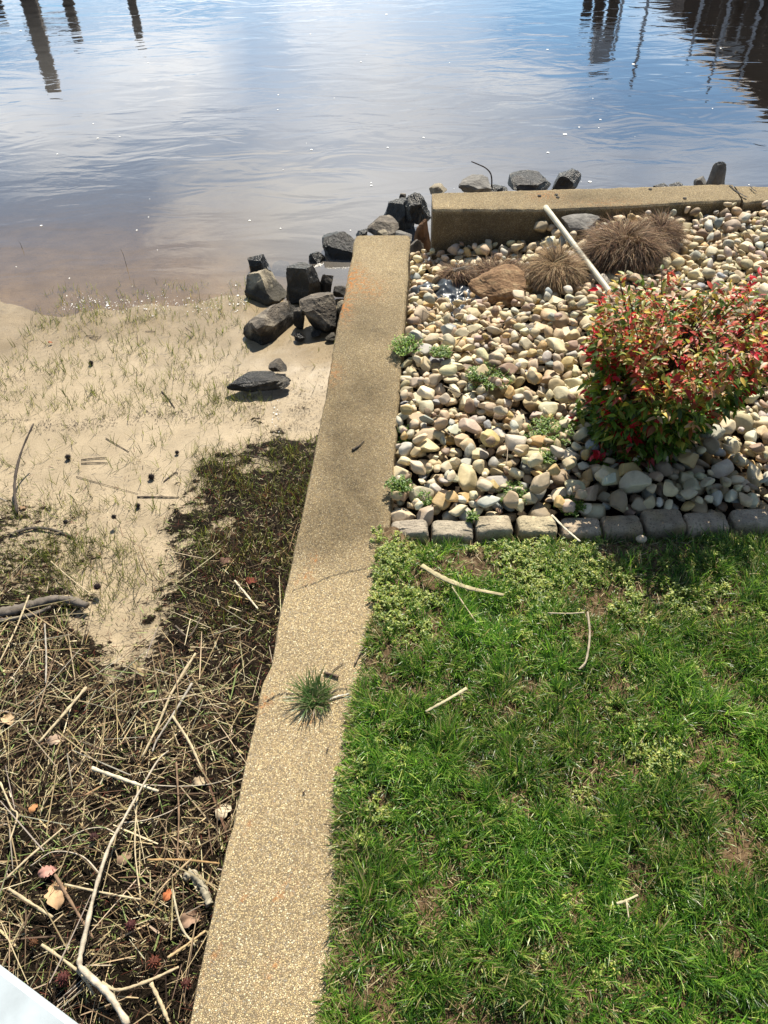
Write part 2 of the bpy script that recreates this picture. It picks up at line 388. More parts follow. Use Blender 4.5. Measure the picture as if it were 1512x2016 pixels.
# ------------------------------------------------------------------ walls
def wall(name, A, B, zbot, label, stain_shade_fn, rustf, step=.012, dips=None):
    A = np.array(A); B = np.array(B)
    def res(p, n):
        d = np.r_[0, np.cumsum(np.linalg.norm(np.diff(p, axis=0), axis=1))]; t = np.linspace(0, d[-1], n)
        return np.stack([np.interp(t, d, p[:, i]) for i in range(2)], 1), d[-1]
    L = np.linalg.norm(np.diff(A, axis=0), axis=1).sum(); n = int(L / step)
    a, _ = res(A, n); b, _ = res(B, n); K = 17
    rows = []
    e = .008
    for i in range(n):
        d = b[i] - a[i]; wd = np.linalg.norm(d); u = d / wd
        t_ = i * step
        ja = (vn(t_, 0, .02, 1) - .5) * .006 + (vn(t_, 0, .11, 2) - .5) * .008 - max(0, vn(t_, 0, .05, 5) - .86) * .06
        jb = (vn(t_, 9, .02, 3) - .5) * .006 + (vn(t_, 9, .11, 4) - .5) * .008 - max(0, vn(t_, 7, .05, 6) - .86) * .06
        row = [(*(a[i]), zbot), (*(a[i]), zbot * .5), (*(a[i] - u * ja), -.03), (*(a[i] - u * ja), -.012)]
        for k in range(K):
            s = k / (K - 1); q = a[i] + u * (e - ja + (wd - 2 * e + ja + jb) * s)
            row.append((q[0], q[1], (vn(q[0], q[1], .06, 3) - .5) * .003 - (.003 if k in (0, K - 1) else 0)))
        row += [(*(b[i] + u * jb), -.012), (*(b[i] + u * jb), -.03), (*b[i], zbot * .5), (*b[i], zbot)]
        rows.append(row)
    V = np.array(rows); m_ = V.shape[1]; V = V.reshape(-1, 3); Fc = grid(n, m_)
    # end caps: fan of quads between mirrored columns
    caps = []
    for base, fl in ((0, 0), ((n - 1) * m_, 1)):
        for k in range(m_ // 2):
            q = [base + k, base + k + 1, base + m_ - 2 - k, base + m_ - 1 - k]
            if q[1] < q[2]: caps.append(q if fl else q[::-1])
    Fc = np.vstack([Fc, np.array(caps)])
    Fc = Fc[:, ::-1]
    px_, py_ = proj(V)
    return V, Fc, stain_shade_fn(px_, py_, V), rustf(px_, py_, V)
L1 = [P(*q)[:2] for q in ((370, 2016), (482, 1500), (501, 1420), (514, 1350), (534, 1308), (540, 1254), (563, 1153), (592, 1024), (640, 775), (668, 620), (700, 464))]
L1 = [L1[0] + (L1[0] - L1[1]) * 3.2] + L1
R1 = [P(*q)[:2] for q in ((688, 2016), (712, 1650), (742, 1300), (766, 1063), (781, 850), (797, 640), (808, 463))]
R1 = [R1[0] + (R1[0] - R1[1]) * 2.2] + R1
def st1(px_, py_, V):
    s = .85 * blob(px_, py_, 640, 1060, 110, 70) + .75 * blob(px_, py_, 690, 900, 60, 120) + .6 * sst(1150, 900, py_) * .7 + .5 * blob(px_, py_, 700, 780, 90, 60) + .35 * blob(px_, py_, 720, 640, 90, 60) + .9 * blob(px_, py_, 712, 1022, 34, 26)
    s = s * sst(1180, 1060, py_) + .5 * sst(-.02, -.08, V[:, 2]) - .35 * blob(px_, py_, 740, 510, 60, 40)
    return np.clip(s, 0, 1)
def ru1(px_, py_, V):
    s = blob(px_, py_, 697, 548, 22, 24) * 1.1 + blob(px_, py_, 680, 600, 14, 30) + .5 * blob(px_, py_, 735, 570, 26, 22) + .5 * blob(px_, py_, 655, 735, 18, 22)
    for (x, y, r) in ((568, 1748, 12), (541, 1766, 9), (478, 1776, 9), (489, 1628, 6), (535, 1905, 12), (500, 1400, 16), (610, 1410, 12), (600, 1140, 14), (530, 1375, 12), (418, 1890, 12), (620, 1100, 9)):
        s = s + blob(px_, py_, x, y, r, r) * .9
    return np.clip(s, 0, 1)
V, Fc, s_, r_ = wall('w', L1, R1, -.75, '', st1, ru1)
wl = ob('retaining_wall', mesh('retaining_wall', V, Fc, smooth=False, extra={'stain': s_, 'rust': r_}), M_agg,
        'long exposed aggregate concrete retaining wall running between the beach and the lawn', 'wall', recentre=False)
def crack(pts, wdt, parent, z=.0025, name='crack', mat=M_crack):
    c = spline([P(*q) for q in pts], len(pts) * 8); V = []
    for i, q in enumerate(c):
        q = q + np.array([random.uniform(-.002, .002), random.uniform(-.003, .003), 0])
        t = c[min(i + 1, len(c) - 1)] - c[max(i - 1, 0)]; s = np.array([-t[1], t[0], 0]); s /= np.linalg.norm(s) + 1e-9
        k = wdt * random.uniform(.4, 1.2) * .5; zz = z + (vn(q[0], q[1], .06, 3) - .5) * .003
        V += [[q[0] - s[0] * k, q[1] - s[1] * k, zz], [q[0] + s[0] * k, q[1] + s[1] * k, zz]]
    return child(name, V, [(2 * i, 2 * i + 2, 2 * i + 3, 2 * i + 1) for i in range(len(c) - 1)], mat, parent)
crack([(576, 1163), (620, 1147), (660, 1132), (718, 1119), (735, 1113)], .0022, wl)
crack([(503, 1390), (520, 1384), (545, 1370), (565, 1366), (590, 1367)], .0028, wl)
crack([(640, 1367), (672, 1357), (690, 1360), (704, 1357)], .003, wl)
crack([(686, 1242), (710, 1249), (722, 1252)], .0016, wl)

# second wall
N2 = [P(*q)[:2] for q in ((852, 412), (1051, 413), (1215, 406), (1380, 396), (1460, 394))]
F2 = [P(*q)[:2] for q in ((850, 379), (1000, 374), (1148, 370), (1340, 364), (1441, 361))]
def stain_shade2(px_, py_, V): return np.clip(.5 + .5 * blob(px_, py_, 1150, 390, 90, 12) + 1.1 * sst(-.01, -.05, V[:, 2]) - .3 * blob(px_, py_, 880, 400, 40, 14), 0, 1)  # stains on top, plus side faces painted darker to deepen their shade
def ru2(px_, py_, V): return np.clip(.5 * blob(px_, py_, 1075, 385, 30, 10) + .3 * blob(px_, py_, 1200, 400, 80, 8), 0, 1)
V, Fc, s_, r_ = wall('w', F2, N2, -.7, '', stain_shade2, ru2)
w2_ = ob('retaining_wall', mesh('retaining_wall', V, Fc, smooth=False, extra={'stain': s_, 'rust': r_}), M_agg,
         'short dark stained concrete wall along the water behind the gravel bed', 'wall', recentre=False)
e1 = N2[-1] + (N2[-1] - N2[0]) / np.linalg.norm(N2[-1] - N2[0]) * 4; 
N3 = [P(1466, 397)[:2], P(1512, 392)[:2]]; d3 = (N3[1] - N3[0]) / np.linalg.norm(N3[1] - N3[0]); N3.append(N3[1] + d3 * 3)
F3 = [P(1447, 362)[:2], P(1512, 364)[:2]]; F3.append(F3[1] + d3 * 3)
V, Fc, s_, r_ = wall('w', F3, N3, -.7, '', stain_shade2, ru2); V[:, 2] -= .006
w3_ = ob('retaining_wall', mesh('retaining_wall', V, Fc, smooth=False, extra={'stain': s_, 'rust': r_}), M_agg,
         'broken off end section of concrete wall at right edge, beyond the crack', 'wall', recentre=False)
crack([(1436, 365), (1450, 378), (1470, 390)], .012, w2_, .004)
crack([(1476, 368), (1484, 376), (1490, 379)], .01, w3_, .004)
# small holes on top of the second wall
for (x, y) in ((1062, 386), (1095, 384), (1098, 389), (1280, 373), (1348, 391)):
    q = P(x, y); V_, F_ = ico(2); child('hole', V_ * [.010, .012, .002] + [q[0], q[1], .003], F_, M_crack, w2_)

# ------------------------------------------------------------------ soil sheets on the land side
def xr1(Y):  # right edge x of the long wall at Y
    r = np.array(R1); return np.interp(Y, r[:, 1], r[:, 0])
def yn2(X):
    a = np.vstack([np.array(N2), np.array(N3)]); return np.interp(X, a[:, 0], a[:, 1])
YB = P(900, 1062, -.06)[1]   # lawn/bed limit
def zbed(X, Y):
    t = sst(2.45, 3.75, Y)
    return -.055 - .245 * t * (1 - .70 * sst(.25, 1.3, X)) + (fbm(X, Y, .5, 8) - .5) * .03
def lawnz(X, Y):
    return -.012 - .03 * sst(YB - .10, YB - .01, Y) + (fbm(X, Y, .35, 5) - .5) * .03 + (fbm(X, Y, .05, 6) - .5) * .012 - .02 * sst(YB - .15, YB, Y)
def soilmat(name, a, b, c, bump):
    m, nt, out = newmat(name); n = N(nt); w = W(n)
    t = n('TexNoise', {'Vector': w, 'Scale': 45.0, 'Detail': 9.0, 'Roughness': .75}); t2 = n('TexNoise', {'Vector': w, 'Scale': 5.0, 'Detail': 4.0})
    k = n.ramp(t.outputs['Fac'], [(.3, a), (.52, b), (.75, c)]); k2 = n.ramp(t2.outputs['Fac'], [(.3, (.7, .7, .7)), (.7, (1.2, 1.15, 1.1))])
    cc = n.mix(1.0, k.outputs[0], k2.outputs[0], 'MULTIPLY')
    bb = n('Bump', {'Height': t.outputs['Fac'], 'Distance': bump}); p = n('BsdfPrincipled', {'Base Color': cc, 'Roughness': .95, 'Specular IOR Level': .1, 'Normal': bb})
    nt.links.new(p.outputs[0], out.inputs[0]); return m
M_lsoil = soilmat('lawn_soil', (.05, .032, .018), (.14, .095, .055), (.27, .2, .13), .01)
M_bsoil = soilmat('bed_soil', (.015, .012, .009), (.045, .035, .025), (.09, .07, .05), .01)
# lawn sheet: overlaps the wall top by an irregular few centimetres
ov = [(690, 1063), (738, 1100), (736, 1150), (733, 1185), (722, 1249), (707, 1317), (698, 1381), (683, 1450), (668, 1550), (655, 1650), (662, 1720), (655, 1800), (645, 1900), (632, 2016)]
ovp = np.array([P(x + 10, y)[:2] for x, y in ov[1:]])
def xl(Y): return np.interp(Y, ovp[::-1, 1], ovp[::-1, 0])
def sheetz(X, Y):
    xw = xr1(Y) + .012; l = lawnz(X, Y)
    return np.where(X < xw, .006 + .008 * vn(X, Y, .03, 5), np.maximum(l, .012 - (X - xw) * .6))
ny = 260; nx = 200
Yv = np.linspace(-1.6, YB - .005, ny); rows = []
t = np.linspace(0, 1, nx) ** 1.15
for Yi in Yv:
    x0 = xl(Yi) + (vn(Yi, 0, .05, 3) - .5) * .012 + (vn(Yi, 0, .015, 4) - .5) * .006
    X_ = x0 + t * (3.2 - x0); Yy = np.full(nx, Yi)
    xw = xr1(Yi) + .012
    z = sheetz(X_, Yy)
    z[0] = -.004
    rows.append(np.stack([X_, Yy, z], 1))
V = np.array(rows).reshape(-1, 3)
ob('lawn_ground', mesh('lawn_ground', V, grid(ny, nx)[:, ::-1]), M_lsoil, kind='structure')
# bed sheet
ny = 150; nx = 150; Yv = np.linspace(YB - .02, 4.4, ny); rows = []
for i, Yi in enumerate(Yv):
    x0 = min(xr1(min(Yi, 3.58)) + .002, .2); X_ = np.linspace(x0, 3.4, nx); Yy = np.minimum(np.full(nx, Yi), yn2(X_) - .004)
    z = zbed(X_, Yy) - .015; z = np.where(Yi < YB, -.1, z); rows.append(np.stack([X_, Yy, z], 1))
V = np.array(rows).reshape(-1, 3)
ob('bed_ground', mesh('bed_ground', V, grid(ny, nx)[:, ::-1]), M_bsoil, kind='structure')

# ------------------------------------------------------------------ edging blocks
ORD = ['first', 'second', 'third', 'fourth', 'fifth', 'sixth', 'seventh', 'eighth', 'ninth', 'tenth', 'eleventh', 'twelfth']
blk = [(770, 846, 1020, 1046), (850, 935, 1020, 1049), (938, 1012, 1014, 1042), (1021, 1100, 1010, 1040), (1110, 1190, 1014, 1044), (1191, 1272, 1011, 1043), (1275, 1358, 998, 1036), (1358, 1446, 1002, 1036), (1449, 1530, 1000, 1030), (1533, 1612, 1000, 1030)]
blook = ['pale grey rough', 'grey weed topped', 'tan sunlit rough', 'yellowish straw crossed', 'light grey flecked', 'shaded charcoal', 'larger shaded dark grey', 'grey speckled half shaded', 'light grey sunlit', 'light grey']
for i, (x0, x1, y0, y1) in enumerate(blk):
    zt_ = .006
    a = P(x0, y1, zt_); b = P(x1, y1, zt_); c = P(x1, y0, zt_)
    cx = (a[0] + b[0]) / 2; cy = (b[1] + c[1]) / 2; wx = (b[0] - a[0]) / 2; wy = (c[1] - b[1]) / 2 + .004; hz = .055
    V_, F_ = ico(5); V_ = V_.copy(); q = 7.0
    r = (np.abs(V_) ** q).sum(1) ** (-1 / q); V_ = V_ * r[:, None]
    rr = np.random.RandomState(i + 5)
    V_ *= (1 + .05 * n3(V_, .8, i) + .035 * n3(V_, .25, i + 3) + .02 * n3(V_, .09, i + 8))[:, None]
    chip = rr.uniform(-.9, .9); V_[:, 2] -= .22 * np.exp(-((V_[:, 0] - chip) / .35) ** 2) * (V_[:, 1] < -.3) * (V_[:, 2] > 0) * np.clip(-V_[:, 1], 0, 1)
    V_ = V_ * [wx * .985, wy, hz] @ rotm(rr.uniform(-.05, .05), rr.uniform(-.04, .04), rr.uniform(-.05, .05)).T + [cx, cy, zt_ - hz + rr.uniform(-.006, .004)]
    base = np.array([(.30, .275, .23), (.29, .27, .22), (.32, .29, .22), (.34, .31, .22), (.34, .29, .22), (.30, .25, .18), (.28, .235, .17), (.33, .28, .21), (.36, .31, .24), (.33, .31, .26)][i])
    C = base * np.array([1.12, 1.05, .98]) * (1 + .3 * n3(V_, .02, 4))[:, None]; y_ = np.clip(n3(V_, .05, 9) * 2 - .4, 0, 1)[:, None]; C = C * (1 - .5 * y_) + np.array([.38, .26, .09]) * .5 * y_
    if i < 9:
        ob('edging_block', mesh('edging_block', V_, F_, C, smooth=False), M_block, f'{blook[i]} edging block, {ORD[i]} from the wall in the row below the gravel', 'edging block', 'edging blocks in a row between gravel and lawn')

# ------------------------------------------------------------------ river stones
PAL = [('cream', (.57, .485, .325), .33), ('pale grey', (.43, .40, .33), .13), ('tan', (.45, .35, .215), .26), ('ochre', (.48, .34, .15), .05), ('brown', (.25, .175, .115), .09), ('pinkish', (.44, .34, .26), .04), ('blue grey', (.27, .28, .27), .03), ('sandy', (.56, .46, .28), .12)]
prot = []
for i in range(26):
    r = np.random.RandomState(100 + i)
    prot.append([rockshape(s, 100 + i, cuts=r.randint(8, 17), lo=.45, hi=.85, ns=.9, na=.10 if i % 3 else .05, fine=.01 if i % 2 else .02) for s in (2, 3)])
cell = .006; X0, X1, Y0, Y1 = .0, 3.0, YB + .05, 4.25
nx = int((X1 - X0) / cell); ny = int((Y1 - Y0) / cell)
gx = X0 + (np.arange(nx) + .5) * cell; gy = Y0 + (np.arange(ny) + .5) * cell
HX, HY = np.meshgrid(gx, gy, indexing='ij'); hm = zbed(HX, HY); idm = -np.ones((nx, ny), int)
hm[(HX < xr1(np.minimum(HY, 3.58)) - .0)] = 9; hm[HY > yn2(HX)] = 9
for (ex, ey, ez, er) in ((1238, 500, -.12, .085), (1292, 468, -.12, .06), (1078, 548, -.16, .055), (990, 600, -.14, .09), (890, 600, -.15, .07), (1245, 905, -.04, .05), (985, 553, -.17, .05)):
    q = P(ex, ey, ez); hm[(HX - q[0]) ** 2 + (HY - q[1]) ** 2 < er ** 2] = 9
stones = []
rs = np.random.RandomState(21)
tries = 0
while len(stones) < 7600 and tries < 60000:
    tries += 1
    a = float(np.clip(rs.lognormal(math.log(.0232), .33), .011, .047)); b = a * rs.uniform(.62, .95); c = a * rs.uniform(.42, .75)
    best = None
    for k in range(9):
        x = rs.uniform(X0 + .01, X1 - .06); y = rs.uniform(Y0 + .008, Y1 - .02)
        i = int((x - X0) / cell); j = int((y - Y0) / cell); ri = max(1, int(b * .85 / cell))
        pch = hm[max(0, i - ri):i + ri + 1, max(0, j - ri):j + ri + 1]
        if pch.size == 0 or pch.max() > 1: continue
        over = float(pch.mean() - zbed(np.array([x]), np.array([y]))[0])
        if best is None or over < best[0]: best = (over, x, y, i, j, pch)
    if best is None or best[0] > .045: continue
    over, x, y, i, j, pch = best
    g0 = float(pch[-1].mean() - pch[0].mean()) / (cell * max(1, pch.shape[0] - 1)); g1 = float(pch[:, -1].mean() - pch[:, 0].mean()) / (cell * max(1, pch.shape[1] - 1))
    g = np.clip(np.array([g0, g1]) * .75 + rs.normal(0, .12, 2), -.7, .7)
    th = rs.uniform(0, math.pi); ct, st = math.cos(th), math.sin(th)
    R = int(a / cell) + 1
    ii = slice(max(0, i - R), min(nx, i + R + 1)); jj = slice(max(0, j - R), min(ny, j + R + 1))
    dx = HX[ii, jj] - x; dy = HY[ii, jj] - y; u = (dx * ct + dy * st) / a; v = (-dx * st + dy * ct) / b
    q = 1 - u * u - v * v; ins = q > .06
    if not ins.any(): continue
    sq = np.sqrt(np.clip(q, 0, 1)); pl = g[0] * dx + g[1] * dy; hh = hm[ii, jj]
    hh_ok = np.where(hh > 1, -9, hh)
    z = float(np.max(np.where(ins, hh_ok + c * sq - pl, -9))) - c * .22
    top = z + c * sq + pl
    up = ins & (top > hh) & (hh < 1)
    hm[ii, jj] = np.where(up, top, hh); idm[ii, jj] = np.where(up, len(stones), idm[ii, jj])
    stones.append((x, y, z, a, b, c, th, g[0], g[1], rs.randint(26), rs.choice(len(PAL), p=np.array([p[2] for p in PAL]) / sum(p[2] for p in PAL)), rs.uniform(.78, 1.18)))
print('stones', len(stones), 'tries', tries, time.time() - T0)
cx_, cy_ = proj(np.stack([HX, HY, np.where(hm > 1, 0, hm)], -1)); inf = (cx_ > -5) & (cx_ < 1517) & (idm >= 0)
inmask = (cx_ > 1150) & (cx_ < 1400) & (cy_ > 600) & (cy_ < 900)   # behind the shrub
dd = np.sqrt(HX ** 2 + HY ** 2 + (H - hm) ** 2)
wgt = np.where(inf, 1 / dd ** 2.6, 0) * np.where(inmask, .25, 1)
sc = np.bincount(idm[idm >= 0].ravel(), weights=wgt[idm >= 0].ravel(), minlength=len(stones))
vis = np.bincount(idm[idm >= 0].ravel(), minlength=len(stones))
top300 = set(np.argsort(-sc)[:298].tolist())
def stone_geo(s, lod):
    x, y, z, a, b, c, th, g0, g1, k, pc, br = s
    V_, F_ = prot[k][lod]; V_ = V_ * [a * 1.04, b * 1.04, c * 1.04]
    ct, st = math.cos(th), math.sin(th); V_ = np.stack([V_[:, 0] * ct - V_[:, 1] * st, V_[:, 0] * st + V_[:, 1] * ct, V_[:, 2]], 1)
    V_ = V_ @ rotm(math.atan(g1), -math.atan(g0), 0).T + [x, y, z]
    col = np.array(PAL[pc][1]) * br * (1 + (np.random.RandomState(int(x * 9999) % 9999).rand(3) - .5) * .12)
    return V_, F_, col
LM = [(846 - 38, 985, 'behind the first edging block'), (892, 985, 'behind the second edging block'), (975, 985, 'behind the third edging block'), (1060, 985, 'behind the fourth edging block'), (1150, 985, 'behind the fifth edging block'), (1232, 980, 'behind the sixth edging block'), (1316, 975, 'behind the seventh edging block'), (1402, 975, 'behind the eighth edging block'), (1480, 975, 'behind the ninth edging block'),
      (800, 930, 'by the long wall near the edging'), (805, 860, 'against the long wall beside the weed'), (805, 770, 'against the long wall mid bed'), (815, 700, 'by the bright weed at the wall'),
      (900, 905, 'in the lower left bed'), (920, 830, 'in the middle left of the bed'), (960, 750, 'around the weed in mid bed'), (1010, 900, 'below the weed left of the shrub'), (1085, 860, 'around the weed left of the shrub'), (1100, 930, 'at lower left of the shrub'), (1050, 790, 'in mid bed left of the shrub'), (1080, 700, 'left of the top of the shrub'), (1450, 860, 'right of the foot of the shrub'), (1400, 930, 'in front of the shrub at right'), (1490, 930, 'at right edge before the shrub'), (1250, 940, 'in shade before the shrub'), (1480, 800, 'right of the shrub under its overhang'), (900, 680, 'below the dark plastic sheet'), (1000, 670, 'below the brown rock slab'), (850, 600, 'left of the dark plastic sheet'), (1400, 480, 'far right in the bed')]
info = []
for s in sorted(top300):
    st = stones[s]; x, y = proj(np.array(st[:3])); lm = min(LM, key=lambda l: (l[0] - x) ** 2 + ((l[1] - y) * 1.3) ** 2)[2]
    size = 'large' if st[3] > .033 else ('small' if st[3] < .023 else 'midsize'); shp = 'oblong' if st[4] / st[3] < .75 else 'rounded'
    info.append([s, float(x), f'{size} {shp} {PAL[st[10]][0]} stone {lm}'])
from collections import defaultdict
gr = defaultdict(list)
for it in info: gr[it[2]].append(it)
lab = {}
for k, l in gr.items():
    l.sort(key=lambda t_: t_[1])
    for q, it in enumerate(l): lab[it[0]] = k if len(l) == 1 else (f'{k}, leftmost' if q == 0 else f'{k}, {ORD[min(q, 11)]} from left')
rest = MB()
for i, s in enumerate(stones):
    if i in top300:
        V_, F_, c = stone_geo(s, 1)
        ob('river_stone', mesh('river_stone', V_, F_, np.tile(c, (len(V_), 1))), M_stone, lab[i], 'stone', 'river stones in the gravel bed')
    elif vis[i] > 0:
        V_, F_, c = stone_geo(s, 0); rest.add(V_, F_, c)
ob('river_gravel', rest.mesh('river_gravel'), M_stone, 'bed of cream and tan river stones, the farther and smaller ones', 'gravel', kind='stuff', recentre=False)
def bedtop(x, y):
    i = int((x - X0) / cell); j = int((y - Y0) / cell)
    if 0 <= i < nx and 0 <= j < ny and hm[i, j] < 1: return float(hm[i, j])
    return float(zbed(np.array([x]), np.array([y]))[0])
def PB(px_, py_, dz=0.0):
    z = -.05
    for k in range(10):
        q = P(px_, py_, z); i = int((q[0] - X0) / cell); j = int((q[1] - Y0) / cell)
        zz = bedtop(q[0], q[1]); z = z * .4 + zz * .6
    return P(px_, py_, z + dz)
print('stones built', time.time() - T0)

# ------------------------------------------------------------------ rocks
def rock(x0, y0, x1, y1, zb, mat, label, seed, cat='rock', group=None, dr=1.0, rz=0, cuts=9, sub=5, name='boulder', stretch=1, tilt=0, sink=.3, hi=.85, fine=.035, cap=None):
    q = P((x0 + x1) / 2, y1, zb); dp = depth(q); wpx = (x1 - x0) / F; wd = wpx * dp; dpt = wd * dr
    al = math.atan2(H - zb, q[1]); dp2 = depth(q + [0, dpt / 2, 0]); wd = wpx * dp2
    h = ((y1 - y0) / F * dp2 - dpt * math.sin(al) * .75) / math.cos(al); h = max(h, wd * .12)
    if cap: h = min(h, wd * cap)
    V_, F_ = blockshape(sub, seed, cuts + 2, fine * 1.3)
    V_[:, 0] *= stretch; V_ = V_ @ rotm(0, tilt, rz).T; V_[:, :2] *= (1 + .28 * np.clip(-V_[:, 2:3], 0, 1)); V_ = V_ - (V_.max(0) + V_.min(0)) / 2; V_ /= (V_.max(0) - V_.min(0)) / 2
    V_ = V_ * [wd / 2, dpt / 2, h / 2 * (1 + sink)] + [q[0], q[1] + dpt / 2, zb + h / 2 * (1 - sink)]
    return ob(name, mesh(name, V_, F_, smooth=False), mat, label, cat, group)
zb_ = -.47
G = 'boulders heaped where the wall meets the water'
rock(488, 500, 531, 547, -.53, M_rwet, 'small wet pointed boulder standing in the water, leftmost behind the tan one', 11, group=G)
rock(480, 532, 563, 606, -.50, M_rtan, 'tan topped angular boulder at the waterline, leftmost big one', 12, group=G, hi=.75, cuts=7)
rock(562, 513, 635, 602, -.49, M_rwet, 'big black wet cracked boulder in the middle of the heap', 13, group=G, hi=.8)
rock(477, 588, 584, 680, -.47, M_rmid, 'long ridged grey brown boulder lying diagonally on the sand', 14, group=G, rz=.9, dr=1.3, tilt=0, stretch=2.3)
rock(593, 578, 668, 656, -.46, M_rmid, 'blocky brown boulder against the wall above the sand', 15, group=G, cuts=6, hi=.7)
rock(636, 458, 712, 532, -.55, M_rwet, 'large black rounded boulder touching the end of the wall', 16, group=G)
rock(722, 430, 786, 470, -.42, M_rmid, 'flat lichen marked boulder just beyond the wall end', 17, group=G, cap=.6)
rock(754, 393, 822, 462, -.52, M_rwet, 'tall dark boulder between the ends of the two walls', 18, group=G)
rock(796, 386, 850, 440, -.42, M_rwet, 'rough black seaweed covered boulder by the second wall', 19, group=G, fine=.1, sub=5)
rock(815, 432, 852, 500, -.4, M_rorange, 'rust stained upright rock against the second wall end', 20, group=G, cuts=7, dr=.8)
rock(608, 496, 642, 530, -.53, M_rwet, 'small black boulder left of the large one by the wall', 21, group=G)
rock(533, 516, 570, 540, -.54, M_rwet, 'low black rock in the gap behind tan boulder', 22, group=G)
rock(630, 538, 658, 578, -.47, M_rmid, 'narrow grey rock wedged between black boulder and wall', 23, group=G, sub=4)
rock(655, 545, 686, 585, -.47, M_rmid, 'flat grey stone tucked beside the wall above the brown boulder', 24, group=G, sub=4, cap=.5)
rock(578, 606, 602, 645, -.46, M_rmid, 'small grey rock left of the blocky brown boulder', 25, group=G, sub=4)
rock(663, 590, 690, 640, -.46, M_rtan, 'small tan rock squeezed between brown boulder and wall', 27, group=G, sub=4)
rock(775, 455, 812, 480, -.35, M_rgrey, 'small grey rock behind the wall end', 29, group=G, sub=4)
rock(806, 470, 835, 510, -.30, M_rmid, 'dark rock in the gap between the two walls', 30, group=G, sub=4)
G2 = 'rocks along the waterline behind the second wall'
rock(846, 362, 882, 384, -.10, M_rtan, 'tan concrete chip behind left end of second wall', 31, group=G2, sub=4, cuts=5, hi=.65)
rock(904, 346, 968, 390, -.12, M_rgrey, 'pale grey broken concrete lump beside the bent iron rod', 32, group=G2, fine=.05)
rock(1008, 341, 1092, 384, -.2, M_rwet, 'long black boulder behind second wall, left of pair', 33, group=G2)
rock(1088, 335, 1148, 382, -.18, M_rwet, 'black faceted boulder behind second wall, right of pair', 34, group=G2)
rock(962, 362, 1002, 382, -.15, M_rwet, 'small black rock at foot of bent iron rod', 35, group=G2, sub=4)
rock(1290, 362, 1318, 376, -.15, M_rwet, 'tiny dark rock showing over the second wall', 36, group=G2, sub=4)
rock(1322, 359, 1352, 374, -.15, M_rwet, 'low dark rock left of the upright stone', 37, group=G2, sub=4)
rock(1370, 349, 1396, 374, -.15, M_rgrey, 'small grey rock at the foot of the upright stone', 38, group=G2, sub=4)
rock(1392, 322, 1430, 374, -.14, M_rgrey, 'grey upright jagged stone standing above the second wall', 39, group=G2, dr=.5, tilt=.5, cuts=10, hi=.7)
rb_ = [(600, 560, 622, 580), (640, 575, 656, 590), (560, 600, 578, 616), (668, 640, 684, 660), (700, 452, 724, 470), (742, 452, 764, 468), (786, 380, 800, 396), (820, 395, 838, 412), (640, 656, 662, 670), (612, 650, 634, 664), (578, 655, 600, 672), (806, 500, 824, 516)]
for i, (x0, y0, x1, y1) in enumerate(rb_): rock(x0, y0, x1, y1, -.46 if y0 > 500 and x0 < 800 else -.4, (M_rmid, M_rwet, M_rtan)[i % 3], 'small %s %s' % (('brown stone', 'black stone', 'tan stone')[i % 3], ['between the big black boulder and the wall side rocks', 'touching the wall above the blocky brown boulder', 'between the tan topped boulder and the black cracked one', 'against the wall at the foot of the blocky brown boulder', 'just beyond the end of the long wall, left side', 'just beyond the middle of the long wall end', 'lowest at the waterline beside the tall dark boulder', 'under the seaweed covered boulder by the second wall', 'on sand directly below the blocky brown boulder', 'on sand below left of the blocky brown boulder', 'at the right foot of the long ridged boulder', 'in the gap right of the long wall end'][i]), 70 + i, group='small stones wedged among the boulders', sub=4, name='rubble_stone')
# riprap under water behind the walls
rock(445, 728, 570, 772, -.42, M_rwet, 'flat black slab lying on sand below the boulders', 41, cap=.15, dr=.42, sink=.1, rz=.2)
rock(528, 706, 564, 734, -.43, M_rmid, 'small dark rock on sand just above the flat slab', 42, cap=.35, sub=4)
# rocks in the bed
q = PB(985, 622)
V_, F_ = rockshape(6, 51, 12, .45, .8, .5, .10, .09); V_ = V_ @ rotm(0, .1, .3).T
c = PB(985, 590) + [0, 0, .05]; ob('rock_slab', mesh('rock_slab', V_ * [.165, .13, .06] @ rotm(.3, .12, -.1).T + [c[0] - .01, c[1] - .05, c[2] + .06], F_, smooth=False), M_rbrown, 'rough rusty brown rock slab lying on the gravel beside dark plastic', 'rock')
V_, F_ = rockshape(5, 52, 8, .5, .8, .6, .1, .05); c = PB(905, 560) + [0, 0, .03]
ob('boulder', mesh('boulder', V_ * [.085, .07, .045] + [c[0], c[1], c[2] + .02], F_, smooth=False), M_rmid, 'grey brown rock behind the dark plastic sheet', 'rock')
V_, F_ = rockshape(5, 53, 8, .5, .8, .6, .1, .05); c = PB(1140, 452)
ob('boulder', mesh('boulder', V_ * [.11, .09, .05] + [c[0], c[1], c[2] + .02], F_, smooth=False), M_rgrey, 'grey rock between the two dead grass clumps under the pipe', 'rock')
V_, F_ = rockshape(5, 54, 8, .5, .8, .6, .1, .05); c = PB(1398, 418)
ob('boulder', mesh('boulder', V_ * [.05, .04, .065] @ rotm(.1, .3, .2).T + [c[0], c[1], c[2] + .05], F_, smooth=False), M_rmid, 'brown grey stone leaning on second wall at right', 'rock')
V_, F_ = rockshape(4, 55, 8, .6, .9, .6, .1, .02); c = PB(1040, 665)
ob('boulder', mesh('boulder', V_ * [.07, .045, .04] + [c[0], c[1], c[2] + .02], F_), M_rmid, 'smooth dark brown stone, biggest of those below the rock slab', 'rock')
V_, F_ = rockshape(4, 56, 6, .7, .9, .6, .08, .01); c = P(1256, 1062, -.02)
